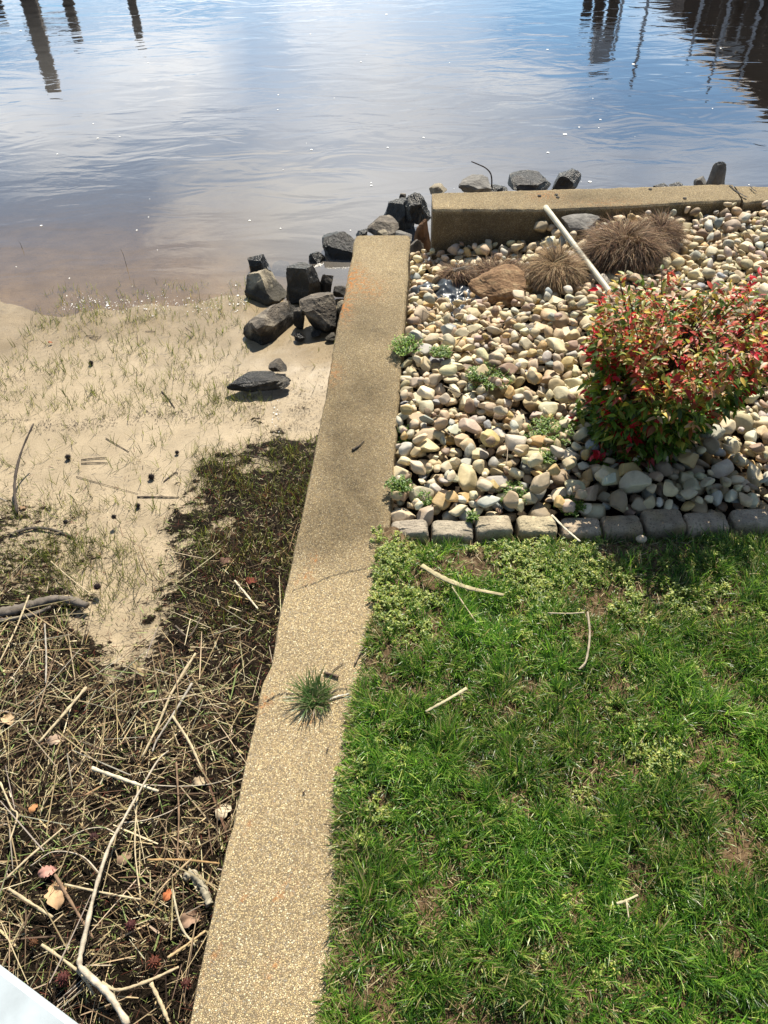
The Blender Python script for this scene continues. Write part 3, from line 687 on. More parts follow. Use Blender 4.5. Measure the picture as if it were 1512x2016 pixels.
ob('pebble', mesh('pebble', V_ * [.016, .014, .011] + [c[0], c[1] - .02, .004], F_, np.tile((.5, .4, .27), (len(V_), 1))), M_stone, 'single tan pebble on the lawn below the edging', 'pebble')

# dark plastic sheet
n_ = 60; u, v = np.meshgrid(np.linspace(-1, 1, n_), np.linspace(-1, 1, n_), indexing='ij')
c = PB(890, 603) + [0, 0, .035]; rad = .115 * (1 + .5 * fbm(u, v, .8, 3))
fold = np.abs(fbm(u, v, .7, 2, 3) - .5) * .16 + np.abs(fbm(u, v, .3, 7, 2) - .5) * .035
ang = .3; X_ = c[0] + (u * math.cos(ang) - v * math.sin(ang) * .8) * rad; Y_ = c[1] - .01 + (u * math.sin(ang) + v * math.cos(ang)) * rad * 1.15
Z_ = c[2] + .012 + fold - .02 * (u * u + v * v)
V_ = np.stack([X_, Y_, Z_], -1).reshape(-1, 3); F_ = grid(n_, n_)
V2 = V_ - [0, 0, .0015]
ob('plastic_sheet', mesh('plastic_sheet', np.vstack([V_, V2]), np.vstack([F_, F_[:, ::-1] + len(V_)])), M_plastic, 'crumpled dark blue grey plastic sheet on the gravel beside the brown slab', 'plastic sheet')

# pipe
a = P(1074, 409, .012); a[2] = .012; bnd = PB(1228, 612, .03)
a = np.array([*P(1074, 409, .02)[:2], .022]); 
def hollow(a, b, r, k=24, n=10):
    a = np.array(a); b = np.array(b); d = b - a; d /= np.linalg.norm(d); s = np.cross(d, [0, 0, 1]); s /= np.linalg.norm(s); u = np.cross(s, d); V = []; Fc = []
    prof = [(0, r * .84), (0, r)] + [(i / n, r) for i in range(1, n + 1)] + [(1, r * .84), (0, r * .84)]
    L = b - a
    for t, rr in prof:
        for j in range(k):
            an = 2 * math.pi * j / k; V.append(a + L * t + (s * math.cos(an) + u * math.sin(an)) * rr)
    m_ = len(prof)
    for i in range(m_ - 1):
        for j in range(k): Fc.append((i * k + j, i * k + (j + 1) % k, (i + 1) * k + (j + 1) % k, (i + 1) * k + j))
    return np.array(V), np.array(Fc)
V_, F_ = hollow(a, bnd, .0138); ob('plastic_pipe', mesh('plastic_pipe', V_, F_[:, ::-1]), M_pipe, 'cream white plastic pipe leaning from the second wall down to the shrub', 'pipe')
# iron rod
Yr = P(967, 372, -.02)[1] + .02
pts = [PY(968, 368, Yr), PY(968, 352, Yr), PY(965, 340, Yr), PY(955, 330, Yr + .01), PY(940, 323, Yr + .02), PY(928, 318, Yr + .03)]
V_, F_ = tube(pts, .004, .003, 20, 8, rough=.05); ob('iron_rod', mesh2('iron_rod', V_, F_, None), M_iron, 'thin bent rusty iron rod sticking up behind the second wall', 'iron rod')

# ------------------------------------------------------------------ blades
def blades(root, az, L, wd, lean, curl, col, nseg=4, twist=0, tipw=.12):
    """root Nx3; lean: start angle from vertical; curl: extra bend along blade"""
    n = len(root); k = nseg + 1; V = np.zeros((n, k, 2, 3)); dirx = np.cos(az); diry = np.sin(az)
    p = root.copy(); seg = L / nseg
    sx = -np.sin(az + twist); sy = np.cos(az + twist)
    for i in range(k):
        t = i / nseg; hw = wd * .5 * (np.interp(t, [0, .25, .7, 1], [.7, 1, .75, tipw]))
        V[:, i, 0] = p - np.stack([sx * hw, sy * hw, np.zeros(n)], 1); V[:, i, 1] = p + np.stack([sx * hw, sy * hw, np.zeros(n)], 1)
        a = lean + curl * (t + .5 / nseg)
        p = p + np.stack([dirx * np.sin(a) * seg, diry * np.sin(a) * seg, np.cos(a) * seg], 1)
    V = V.reshape(-1, 3); base = (np.arange(n) * k * 2)[:, None]
    Fc = []
    for i in range(nseg): Fc.append(np.stack([base[:, 0] + 2 * i, base[:, 0] + 2 * i + 1, base[:, 0] + 2 * i + 3, base[:, 0] + 2 * i + 2], 1))
    C = np.repeat(col, k * 2, axis=0)
    return V, np.vstack(Fc), C
def pick(r, n, cols, jit=.15):
    ws = np.array([c[1] for c in cols]); i = r.choice(len(cols), n, p=ws / ws.sum()); a = np.array([c[0] for c in cols])[i]
    return a * (1 + (r.rand(n, 1) - .5) * 2 * jit) * (1 + (r.rand(n, 3) - .5) * jit * .5)

# lawn grass
r = np.random.RandomState(5); NB = 300000
Yr_ = r.uniform(-.5, YB - .035, NB); Xr_ = r.uniform(0, 1, NB); x0 = xl(Yr_) - .008; Xr_ = x0 + Xr_ ** 1.12 * (1.95 - x0)
ppx, ppy = proj(np.stack([Xr_, Yr_, np.zeros(NB)], 1))
bare = (1.1 * blob(ppx, ppy, 905, 1100, 80, 24) + .9 * blob(ppx, ppy, 970, 1130, 45, 20) + .6 * blob(ppx, ppy, 775, 1275, 36, 24) + .7 * blob(ppx, ppy, 775, 1660, 34, 40) + .8 * blob(ppx, ppy, 1268, 1410, 34, 24)
        + .9 * blob(ppx, ppy, 1440, 1665, 70, 24) + .2 * blob(ppx, ppy, 700, 1990, 50, 40) + .6 * blob(ppx, ppy, 870, 2010, 50, 30) + .7 * blob(ppx, ppy, 1200, 1065, 250, 16) - .4*np.exp(-((Xr_-x0)/.05)**2))
weedz = np.clip(1.1 * blob(ppx, ppy, 790, 1160, 85, 100) + .9 * blob(ppx, ppy, 1080, 1130, 110, 70) + .7 * blob(ppx, ppy, 1330, 1080, 160, 40) + .9 * blob(ppx, ppy, 1290, 1480, 50, 50) + .5 * blob(ppx, ppy, 720, 1600, 50, 100) + .5 * blob(ppx, ppy, 1050, 1230, 50, 40) + .6 * blob(ppx, ppy, 1290, 1180, 130, 50), 0, 1)
edge = sst(.0, .07, Xr_ - x0)
cl = np.clip((fbm(Xr_, Yr_, .075, 3) - .5) * 1.7 + .5, 0, 1); cl2 = fbm(Xr_, Yr_, .3, 6)
prob = (.2 + 1.0 * cl) * (1 - np.clip(bare, -.4, .97)) * (1 - .72 * weedz) * (.8 + .2 * edge)
keep = r.rand(NB) < prob
X_, Y_ = Xr_[keep], Yr_[keep]; n_ = len(X_); cl = cl[keep]; cl2 = cl2[keep]; edge = edge[keep]; wz = weedz[keep]
Z_ = sheetz(X_, Y_) - .003
# tufts: neighbours share a direction
ta = vn(X_, Y_, .055, 11) * 2 * math.pi * 2.2 + r.normal(0, .9, n_)
L = (.020 + .052 * cl + .01 * (cl2 - .5)) * r.uniform(.6, 1.3, n_) * (.6 + .4 * edge) * (1 - .3 * wz)
colg = pick(r, n_, [((.068, .158, .02), 4), ((.115, .235, .028), 4), ((.19, .32, .045), 2.6), ((.34, .41, .10), 1.7), ((.032, .085, .016), 3.6)], .25) * (1 + 1.0 * (cl2 - .5))[:, None]
yel = (r.rand(n_) < .05 + .30 * (1 - edge) + .1 * (cl2 < .42))[:, None]; ta = np.where((Xr_[keep] - x0[keep] < .05) & (r.rand(n_) < .55), math.pi + r.normal(0, .8, n_), ta); colg = np.where(yel, pick(r, n_, [((.33, .27, .14), 2), ((.2, .19, .07), 2), ((.42, .36, .2), 1)]), colg)
V_, F_, C_ = blades(np.stack([X_, Y_, Z_], 1), ta, L, r.uniform(.0015, .0036, n_), r.uniform(.05, .6, n_), r.uniform(.2, 1.5, n_), colg, 4, r.uniform(-1.2, 1.2, n_))
ob('lawn_grass', mesh('lawn_grass', V_, F_, C_), M_grass, 'short bright green lawn grass growing right of the wall', 'grass', kind='stuff', recentre=False)
# dead thatch lying flat between the blades
n_ = 13000; Y_ = r.uniform(-.4, YB - .03, n_); x0 = xl(Y_) - .01; X_ = x0 + r.rand(n_) ** 1.2 * (1.8 - x0)
z_ = sheetz(X_, Y_) + .004
V_, F_, C_ = blades(np.stack([X_, Y_, z_ + r.uniform(0, .006, n_)], 1), r.uniform(0, 6.28, n_), r.uniform(.012, .045, n_), r.uniform(.001, .0022, n_), r.uniform(1.35, 1.6, n_), r.uniform(-.2, .25, n_), pick(r, n_, [((.3, .23, .13), 2), ((.42, .36, .22), 1.3), ((.16, .11, .06), 2)]), 2)
ob('thatch', mesh('thatch', V_, F_, C_), M_dry, 'dry straw coloured thatch lying between the lawn grass', 'thatch', kind='stuff', recentre=False)

# leaf cloud: small ovate leaves
def leaves(pos, nrm_az, tilt, L, wd, col, fold=.25, roll=None):
    """leaf: 3x2 quads folded along midrib, curved"""
    n = len(pos); ts = np.array([0, .28, .62, 1.0]); ws = np.array([.12, .9, .8, .04])
    d = np.stack([np.cos(nrm_az) * np.cos(tilt), np.sin(nrm_az) * np.cos(tilt), np.sin(tilt)], 1)
    s = np.stack([-np.sin(nrm_az), np.cos(nrm_az), np.zeros(n)], 1); u = np.cross(d, s)
    if roll is not None:
        s2 = s * np.cos(roll)[:, None] + u * np.sin(roll)[:, None]; u = -s * np.sin(roll)[:, None] + u * np.cos(roll)[:, None]; s = s2
    V = np.zeros((n, 4, 3, 3))
    for i, (t, w_) in enumerate(zip(ts, ws)):
        c = pos + d * (L * t)[:, None] - np.abs(u) * 0 - np.array([0, 0, 1]) * (L * .22 * t * t)[:, None]
        for j, sg in enumerate((-1, 0, 1)):
            V[:, i, j] = c + s * (sg * w_ * wd * .5)[:, None] + u * ((-abs(sg)) * fold * -1 * w_ * wd * .5)[:, None]
    V = V.reshape(-1, 3); base = np.arange(n) * 12; Fc = []
    for i in range(3):
        for j in range(2):
            a = base + i * 3 + j; Fc.append(np.stack([a, a + 1, a + 4, a + 3], 1))
    return V, np.vstack(Fc), np.repeat(col, 12, axis=0)
def weed_geo(c, rad, hgt, n, cols, r, lw=.008, groups=None):
    """low leafy weed: rosettes of tiny leaves on sprawling stems"""
    ns = max(4, n // 14); mb = MB(); st = MB()
    for i in range(ns):
        a = r.uniform(0, 6.28); d = rad * math.sqrt(r.rand()); h = hgt * (1 - .6 * (d / rad) ** 2) * r.uniform(.5, 1.1)
        tip = np.array([c[0] + math.cos(a) * d, c[1] + math.sin(a) * d, c[2] + h]); b0 = np.array([c[0] + math.cos(a) * d * .35, c[1] + math.sin(a) * d * .35, c[2]])
        V_, F_ = tube([b0, (b0 + tip) / 2 + [0, 0, h * .2], tip], .0009, .0006, 5, 4, seed=i); st.add(V_, F_, (.14, .15, .05))
        m_ = 14; t = r.uniform(.35, 1.0, m_); pos = b0 + (tip - b0) * t[:, None] + r.normal(0, .002, (m_, 3))
        V_, F_, C_ = leaves(pos, r.uniform(0, 6.28, m_), r.uniform(-.2, .9, m_), r.uniform(.7, 1.3, m_) * lw, r.uniform(.35, .6, m_) * lw, pick(r, m_, cols, .2)); mb.add(V_, F_, C_)
    return mb, st
r = np.random.RandomState(9)
# weeds covering parts of the lawn, one mass
GW = [((.22, .29, .05), 3), ((.34, .38, .08), 2.2), ((.11, .18, .03), 2.4), ((.46, .46, .12), .8)]
allw = MB(); cnt = 0
cand = r.rand(9000, 2)
for u_, v_ in cand:
    Yc = .3 + u_ * (YB - .33); xa = xl(Yc) - .01; Xc = xa + v_ * (1.4 - xa)
    qx, qy = proj(np.array([Xc, Yc, 0])); 
    wv_ = 1.25 * blob(qx, qy, 785, 1165, 62, 80) + .8 * blob(qx, qy, 850, 1190, 60, 50) + 1.0 * blob(qx, qy, 1075, 1115, 95, 55) + .6 * blob(qx, qy, 1330, 1075, 170, 26) + 1.1 * blob(qx, qy, 1285, 1470, 38, 42) + .5 * blob(qx, qy, 710, 1590, 40, 60) + .45 * blob(qx, qy, 1050, 1230, 45, 30) + .45 * blob(qx, qy, 1290, 1180, 120, 50) + .35 * blob(qx, qy, 1400, 1900, 50, 60) + .03 + .25 * blob(qx, qy, 820, 1520, 60, 60)
    wv_ *= sst(.35, .6, vn(Xc, Yc, .06, 14)) * 1.6 * (1 - .9 * float(blob(qx, qy, 930, 1105, 75, 26)))
    if r.rand() > wv_ * .75: continue
    z = float(sheetz(Xc, Yc))
    mb, st = weed_geo((Xc, Yc, z), .022, r.uniform(.015, .04), 42, GW, r, .0088)
    V_, F_, C_ = mb.out(); allw.add(V_, F_, C_); V_, F_, C_ = st.out(); allw.add(V_, F_, C_); cnt += 1
print('lawn weeds', cnt, time.time() - T0)
ob('clover', allw.mesh('clover'), M_leaf, 'yellow green low leafy weeds spreading through the lawn', 'ground cover', kind='stuff', recentre=False)

# single weeds among the stones
GB = [((.10, .21, .025), 3), ((.18, .30, .04), 3), ((.30, .40, .07), 1.4), ((.05, .12, .02), 1.8)]
WD = [(800, 692, .075, .07, 'bright yellow green weed leaning over the long wall at mid bed', 1.25), (868, 697, .05, .03, 'small green weed just right of the bright weed by the wall', .9), (962, 750, .10, .05, 'spreading green weed in the middle of the gravel bed', 1.), (940, 740, .05, .03, 'low weed sprig left of the spreading mid bed weed', .9), (1085, 852, .085, .04, 'bright green weed left of the shrub foot', 1.), (1050, 868, .04, .03, 'small weed beside the bright green one left of the shrub', .9), (808, 862, .06, .04, 'dull green weed against the long wall in lower bed', .9), (785, 965, .05, .05, 'weed tuft against the long wall near the first edging block', .9), (832, 990, .035, .05, 'dark green grassy weed behind the first edging block', .9), (1012, 978, .06, .035, 'pale weed behind the third and fourth edging blocks', .8), (928, 1022, .018, .03, 'tiny pale green weed sprouting between second and third blocks', .8), (1075, 900, .04, .02, 'small green weed below the bright one left of the shrub', .8), (1120, 1000, .05, .03, 'sparse weed behind the fifth edging block', .8)]
for i, (x, y, rad, h, lb, br) in enumerate(WD):
    c = PB(x, y, -.012) if y < 1010 else P(x, y, .0)
    t = empty('weed_plant', c, lb, 'weed', 'weeds growing in the gravel bed')
    mb, st = weed_geo(c, rad, h, int(160 + rad * 12000), [(tuple(np.array(k[0]) * br), k[1]) for k in GB], r, .0085)
    V_, F_, C_ = mb.out(); child('leaves', V_, F_, M_leaf, t, C_); V_, F_, C_ = st.out(); V_ = V_ - np.array(t.location); ob('stem', mesh2('stem', V_, F_, C_), M_leaf, parent=t)

# grass tuft on the wall
c = P(622, 1378, 0); n_ = 300; a = r.uniform(0, 6.28, n_); d = .028 * np.sqrt(r.rand(n_))
root = np.stack([c[0] + np.cos(a) * d, c[1] + np.sin(a) * d, np.full(n_, .0)], 1)
V_, F_, C_ = blades(root, a + r.normal(0, 1.1, n_), r.uniform(.015, .068, n_) * (1 + .3 * np.cos(a - 2.6)), r.uniform(.002, .004, n_), r.uniform(.35, 1.1, n_), r.uniform(.1, .6, n_), pick(r, n_, [((.07, .13, .035), 3), ((.12, .17, .06), 2), ((.2, .2, .11), 1), ((.28, .2, .14), .5)]), 4, r.uniform(-.6, .6, n_))
ob('grass_tuft', mesh('grass_tuft', V_, F_, C_), M_grass, 'single green grass tuft growing from a crack on top of the wall', 'grass tuft')

# dead ornamental grass clumps
GD = [((.17, .105, .06), 3), ((.29, .19, .11), 2.5), ((.05, .032, .024), 4.0), ((.46, .36, .24), 1.0), ((.18, .095, .065), 1.5)]
def clump(px_, py_, rx, ry, Lm, n_, lb, cols, lean=(.2, 1.25)):
    c = PB(px_, py_, .025); a = r.uniform(0, 6.28, n_); d = np.sqrt(r.rand(n_)); hd = r.uniform(0, Lm * .3, n_) * (1 - d ** 2)
    root = np.stack([c[0] + np.cos(a) * d * rx, c[1] + np.sin(a) * d * ry, c[2] + hd], 1)
    swirl = (vn(root[:, 0], root[:, 1], Lm * .22, 7) - .5) * 6.0 + r.normal(0, .6, n_)
    V_, F_, C_ = blades(root, a + swirl, r.uniform(.4, 1.15, n_) * Lm, r.uniform(.0011, .0026, n_), np.abs(r.uniform(lean[0], lean[0] + .8, n_) * (.4 + .7 * d)), r.uniform(.5, 1.5, n_) + 1.6 * vn(root[:, 1], root[:, 0], Lm * .12, 9), pick(r, n_, cols), 6, r.uniform(-.8, .8, n_), .3)
    k = V_[:, 2] < c[2] - .0; V_[:, 2] = np.where(k, c[2] + (V_[:, 2] - c[2]) * .25, V_[:, 2])
    return ob('dead_grass_clump', mesh('dead_grass_clump', V_, F_, C_), M_dry, lb, 'dead grass', 'dead grass clumps in the gravel bed')
clump(1226, 500, .115, .09, .165, 13000, 'big rounded mound of dead brown grass right of the pipe', GD)
clump(1290, 470, .07, .06, .125, 7000, 'smaller purple brown dead grass clump at right behind the big mound', GD)
clump(1090, 545, .06, .06, .135, 9000, 'reddish tan dead grass clump left of the pipe', [((.36, .24, .13), 3), ((.22, .14, .08), 3), ((.48, .37, .22), 1.5), ((.08, .05, .03), 3)])
clump(985, 553, .13, .05, .12, 7000, 'low flattened strip of dead grass above the brown slab', GD)
clump(900, 548, .05, .04, .09, 2500, 'low wispy dead grass by the left end of the strip', GD)

# ------------------------------------------------------------------ shrub
c0 = PB(1236, 902, -.02); r = np.random.RandomState(31)
sh = empty('leafy_shrub', c0, 'dense leafy shrub with red, orange and green leaves standing in the gravel bed', 'shrub')
lf = MB(); stm = MB(); Rtop = .58
RED = ((.55, .02, .03), 1); 
def crown_r(h): return np.interp(h, [0, .08, .25, .42, .52, .6], [.10, .15, .19, .275, .295, .17])
def shift(h, a): return .15 * max(0, h - .12) ** 1.0, .02 * h
for i in range(880):
    h = r.beta(1.5, 1.15) * Rtop * .93 + .04; a = r.uniform(0, 6.28); R_ = crown_r(h); rad = R_ * math.sqrt(r.uniform(.12, 1.0)); 
    if r.rand() < .5: rad = R_ * r.uniform(.85, 1.05)
    lob = 1 + .16 * math.sin(3 * a + 1.0) + .1 * math.sin(5 * a + h * 9)
    sx = shift(h, a); tip = c0 + np.array([math.cos(a) * rad * lob * 1.12 + sx[0] * 1.9, math.sin(a) * rad * lob * .95 + sx[1], h * (1 + .16 * (r.rand() - .4) * (h > .4))])
    b0 = c0 + np.array([r.normal(0, .035), r.normal(0, .03), 0]); mid = b0 * .45 + tip * .55 + np.array([0, 0, h * .12])
    mid[:2] = b0[:2] * .55 + tip[:2] * .45
    if i % 6 == 0 or (h > .45 and i % 3 == 0):
        V_, F_ = tube([b0, mid, tip], .0032, .0013, 9, 5, seed=i); stm.add(V_, F_, (.045, .025, .018))
    nl = r.randint(16, 30); t = 1 - r.rand(nl) ** 1.4 * .5; pts = np.array([(b0 * (1 - q) ** 2 + mid * 2 * q * (1 - q) + tip * q * q) for q in t]) + r.normal(0, .007, (nl, 3))
    hn = h / Rtop; outer = rad / max(R_, .01); right = math.cos(a)
    top = sst(.66, .9, hn + r.normal(0, .08) + .12 * (r.rand() < .3))
    u_ = r.rand()
    if u_ < .05 or (u_ < .20 and outer > .85 and hn < .85 and abs(right) > .35): base = [((.5, .015, .025), 3), ((.36, .02, .02), 2), ((.2, .08, .02), .6)]
    elif u_ < .30 and hn < .6: base = [((.10, .17, .025), 3), ((.16, .2, .04), 2), ((.3, .1, .03), .8)]
    elif top > .5: base = [((.46, .07, .045), 2.8), ((.44, .20, .09), 1.5), ((.24, .24, .05), 2.8), ((.55, .40, .07), 1.3), ((.12, .18, .03), 2.8), ((.36, .03, .03), .8 + .8 * right), ((.5, .33, .22), 1.3)]
    else: base = [((.08, .15, .018), 4), ((.15, .22, .03), 3.5), ((.27, .26, .04), 1.8), ((.2, .07, .02), .8), ((.045, .075, .015), 2)]
    Lf = r.uniform(.022, .040, nl) * (.85 + .4 * (1 - hn))
    out_a = math.atan2(tip[1] - b0[1], tip[0] - b0[0])
    V_, F_, C_ = leaves(pts, out_a + r.normal(0, 1.5, nl), r.normal(.15, .5, nl), Lf, Lf * r.uniform(.34, .52, nl), pick(r, nl, base, .25), .35, r.normal(0, .4, nl))
    lf.add(V_, F_, C_)
V_, F_, C_ = lf.out(); child('foliage', V_, F_, M_leaf, sh, C_)
V_, F_, C_ = stm.out(); ob('stem', mesh2('stem', V_ - np.array(c0), F_, C_), M_bark, parent=sh)
# ------------------------------------------------------------------ sticks & twigs
def stick(pts, r0, r1, col, label, place='beach', cat='stick', group=None, name='stick', flat_=1.0, lift=0.006, sub=(), heights=None, k=7, partname='twig'):
    fn = {'beach': PG, 'bed': PB, 'lawn': lambda x, y, dz: P(x, y, .018 + dz), 'wall': lambda x, y, dz: P(x, y, .002 + dz)}[place]
    if place == 'beach': r0 *= .95; r1 *= .8
    hs = heights or [0] * len(pts); Q = [fn(x, y, lift + h) for (x, y), h in zip(pts, hs)]
    V_, F_ = tube(Q, r0, r1, max(10, len(pts) * 6), k, flat_, .25, seed=int(pts[0][0])); C = np.tile(col, (len(V_), 1)) * (1 + .25 * (np.random.RandomState(abs(int(pts[0][1]))).rand(len(V_), 1) - .5))
    o = ob(name, mesh2(name, V_, F_, C), M_bark, label, cat, group)
    for sp, ra, rb in sub:
        Q = [fn(x, y, lift) for x, y in sp]; V_, F_ = tube(Q, ra, rb, max(8, len(sp) * 5), 6, 1, .12, seed=3)
        ob(partname, mesh2(partname, V_ - np.array(o.location), F_, np.tile(col, (len(V_), 1))), M_bark, parent=o)
    return o
PALE = (.44, .36, .23); GREY = (.33, .30, .25); DARK = (.06, .045, .035); BRN = (.2, .13, .08); WHT = (.46, .40, .31)
GS = 'sticks and reeds washed up on the beach'
stick([(33, 1012), (29, 950), (42, 890), (66, 834)], .007, .004, (.07, .055, .045), 'dark bent stick standing out of the sand at far left', group=GS, heights=[0, .05, .10, .16])
stick([(252, 2018), (215, 1960), (168, 1915), (157, 1893), (170, 1830), (187, 1755), (213, 1672), (240, 1620), (285, 1540), (312, 1496), (332, 1478)], .0085, .0022, WHT, 'long pale branch with side twigs curving over the straw in the lower left', cat='branch', name='branch', group=GS, heights=[.03] * 11, lift=.035,
      sub=[([(240, 1620), (285, 1615), (330, 1600), (372, 1576)], .0022, .0012), ([(229, 1642), (205, 1630), (170, 1633), (120, 1655)], .002, .0011), ([(196, 1720), (160, 1685), (105, 1677), (60, 1705)], .0022, .0012), ([(285, 1545), (360, 1548), (430, 1540), (478, 1515)], .002, .001)])
SL = [([(385, 1286), (340, 1360), (310, 1430), (280, 1490)], .005, .004, PALE, 'long pale split reed lying diagonally below the boulder beach centre'),
      ([(378, 1345), (345, 1400), (310, 1455), (300, 1480)], .004, .003, GREY, 'grey stick lying beside the long pale split reed'),
      ([(340, 1410), (372, 1460), (398, 1515)], .0045, .004, PALE, 'pale reed running down right from the end of the split reed'),
      ([(462, 1143), (486, 1172), (508, 1199)], .004, .0035, (.6, .52, .38), 'short bright reed lying on dark debris close to the wall'),
      ([(57, 1172), (32, 1236), (-5, 1312)], .0035, .003, PALE, 'straight pale stick crossing the driftwood at the left edge'),
      ([(170, 1353), (122, 1410), (76, 1462)], .006, .005, PALE, 'broad flat pale reed left of the sand tongue'),
      ([(180, 1512), (245, 1535), (312, 1558)], .006, .005, (.55, .49, .36), 'broad pale reed lying under the long branch'),
      ([(272, 1542), (266, 1640), (267, 1690), (277, 1769)], .003, .002, PALE, 'thin upright straw right of the long branch'),
      ([(347, 1500), (352, 1600), (349, 1688)], .003, .0025, BRN, 'straight brown reed running down near the wall'),
      ([(82, 1860), (125, 1890), (162, 1921), (185, 1958)], .0045, .0035, PALE, 'pale reed crossing the foot of the long branch'),
      ([(200, 1935), (232, 1949), (290, 1932), (352, 1904)], .0045, .004, (.42, .34, .22), 'kinked tan reed right of the foot of the branch'),
      ([(297, 1936), (315, 1972), (332, 2012)], .005, .005, PALE, 'short pale reed at the bottom below the burrs'),
      ([(17, 1750), (60, 1778), (104, 1806)], .0045, .004, PALE, 'short pale reed below left of the big brown leaf'),
      ([(108, 1722), (148, 1790), (184, 1848)], .0045, .0035, BRN, 'brown reed beside the big brown leaf'),
      ([(339, 1750), (356, 1822), (384, 1862)], .0035, .003, (.42, .37, .26), 'curved reed left of the curved root'),
      ([(330, 1886), (365, 1862), (404, 1833)], .004, .0035, (.45, .33, .18), 'tan reed pointing up to the wall edge'),
      ([(13, 1729), (60, 1685), (124, 1630)], .0035, .003, PALE, 'long straw rising right at the left edge'),
      ([(378, 1690), (340, 1725), (303, 1764)], .003, .0025, (.4, .3, .18), 'thin tan stick above the curved root'),
      ([(127, 1741), (200, 1757), (277, 1771)], .003, .003, PALE, 'pale straw behind the big brown leaf'),
      ([(290, 1693), (360, 1693), (432, 1700)], .004, .003, (.35, .22, .1), 'brown blade reaching the wall above the curved root'),
      ([(0, 1540), (22, 1590), (34, 1605), (18, 1660)], .003, .0025, PALE, 'bent straw at the left edge'),
      ([(435, 905), (480, 896), (530, 908), (562, 925), (598, 948)], .004, .0025, DARK, 'dark arched twig on the sand near the wall'),
      ([(536, 914), (575, 898), (618, 888)], .003, .002, DARK, 'dark twig reaching the wall from the arched one'),
      ([(160, 905), (185, 902), (210, 901)], .0028, .0028, DARK, 'upper of two short dark sticks on the bare sand'),
      ([(160, 912), (186, 911), (211, 911)], .0028, .0028, DARK, 'lower of two short dark sticks on the bare sand'),
      ([(270, 978), (310, 978), (352, 979)], .0035, .003, DARK, 'horizontal dark stick on the sand tongue'),
      ([(208, 862), (228, 874), (253, 889)], .0025, .002, DARK, 'thin dark twig right of the burr on the sand'),
      ([(318, 770), (330, 783), (344, 803)], .0035, .0025, DARK, 'short dark twig with a furrow behind it'),
      ([(322, 948), (345, 930), (350, 932)], .003, .002, DARK, 'forked dark twig at the sand edge'),
      ([(150, 938), (210, 955), (272, 972)], .0018, .0014, DARK, 'long thin dark stem lying over the sand'),
      ([(-5, 978), (15, 988), (33, 1000)], .003, .0025, GREY, 'pale stick end at the foot of the standing stick'),
      ([(120, 1010), (124, 1000), (112, 978)], .002, .0015, PALE, 'tiny pale stick in the green tufts'),
      ([(170, 600 + 60), (195, 663)], .0022, .002, DARK, 'tiny dark stick in the sprouts'),
      ([(285, 652), (305, 652)], .002, .002, DARK, 'small horizontal dark stick near the waterline'),
      ([(365, 645), (378, 655)], .0025, .002, DARK, 'small slanted dark stick near the waterline'),
      ([(270, 660), (271, 680)], .0022, .002, DARK, 'small upright dark stick in the sprouts'),
      ([(175, 663), (190, 668), (200, 660)], .0022, .0018, DARK, 'bent dark twig among the sprouts'),
      ([(345, 1232), (372, 1252), (395, 1218)], .004, .003, (.1, .08, .06), 'dark forked stick on debris left of the wall'),
      ([(100, 1105), (140, 1140), (180, 1170)], .0025, .002, PALE, 'thin reed above the driftwood'),
      ([(88, 1228), (91, 1290), (90, 1345)], .003, .003, GREY, 'grey upright straw below the driftwood')]
for pts, a, b, c, lb in SL:
    stick(pts, a, b, c, lb, group=GS, flat_=.7, lift=.042 if pts[0][1] > 1050 else (-.008 if pts[0][0] < 360 else .012))
# driftwood
stick([(-30, 1208), (20, 1203), (70, 1188), (120, 1178), (172, 1192)], .022, .014, (.13, .11, .09), 'thick grey piece of driftwood at the left edge', name='driftwood', cat='driftwood', lift=.03, k=12, flat_=.7, sub=[([(0, 1222), (60, 1212), (100, 1195)], .008, .006)])
stick([(20, 1052), (60, 1040), (100, 1042), (140, 1056)], .008, .006, (.09, .075, .06), 'dark thin driftwood above the thick piece', name='driftwood', cat='driftwood', lift=.004, k=9, flat_=.7)
stick([(363, 1732), (377, 1720), (394, 1737), (405, 1760), (413, 1782)], .0105, .0125, (.3, .27, .2), 'curved smooth grey root end against the wall', name='root', cat='root', lift=.03, k=12)
# bed twigs
GT = 'twigs lying on the gravel'
BT = [([(856, 752), (885, 765), (919, 780)], .003, 'thin twig above left of the middle weed'), ([(971, 785), (1000, 803), (1032, 826)], .0032, 'grey twig right below the middle weed'), ([(859, 838), (895, 862), (936, 889)], .0028, 'dark twig across the lower left stones'), ([(809, 500), (870, 501), (940, 503)], .0022, 'long straight straw near the gap between the walls'), ([(975, 905), (995, 915), (1000, 880)], .0018, 'thin bent twig below left of shrub'), ([(800, 592), (835, 612), (868, 636)], .0028, 'pale twig left of the plastic sheet'), ([(1135, 1015 - 60), (1160, 975), (1220, 1002)], .003, 'twig in the shade before the shrub'), ([(865, 578), (885, 596), (905, 612)], .002, 'white straw across the plastic sheet'), ([(912, 572), (920, 600), (930, 625)], .002, 'second white straw by the plastic sheet'), ([(915, 655), (980, 640), (1050, 620), (1120, 590)], .0018, 'long thin stem below the brown slab'), ([(900, 668), (960, 640), (1010, 632)], .003, 'grey twig under the brown slab'), ([(1340, 520), (1400, 470), (1440, 400)], .0015, 'thin straw standing in far stones'), ([(1095, 840 + 75), (1140, 905)], .0025, 'dark twig left of the shrub foot')]
for pts, rr_, lb in BT: stick(pts, rr_, rr_ * .6, (.34, .28, .2) if rr_ < .0025 else (.2, .16, .11), lb, 'bed', 'twig', GT, 'twig', lift=.01)
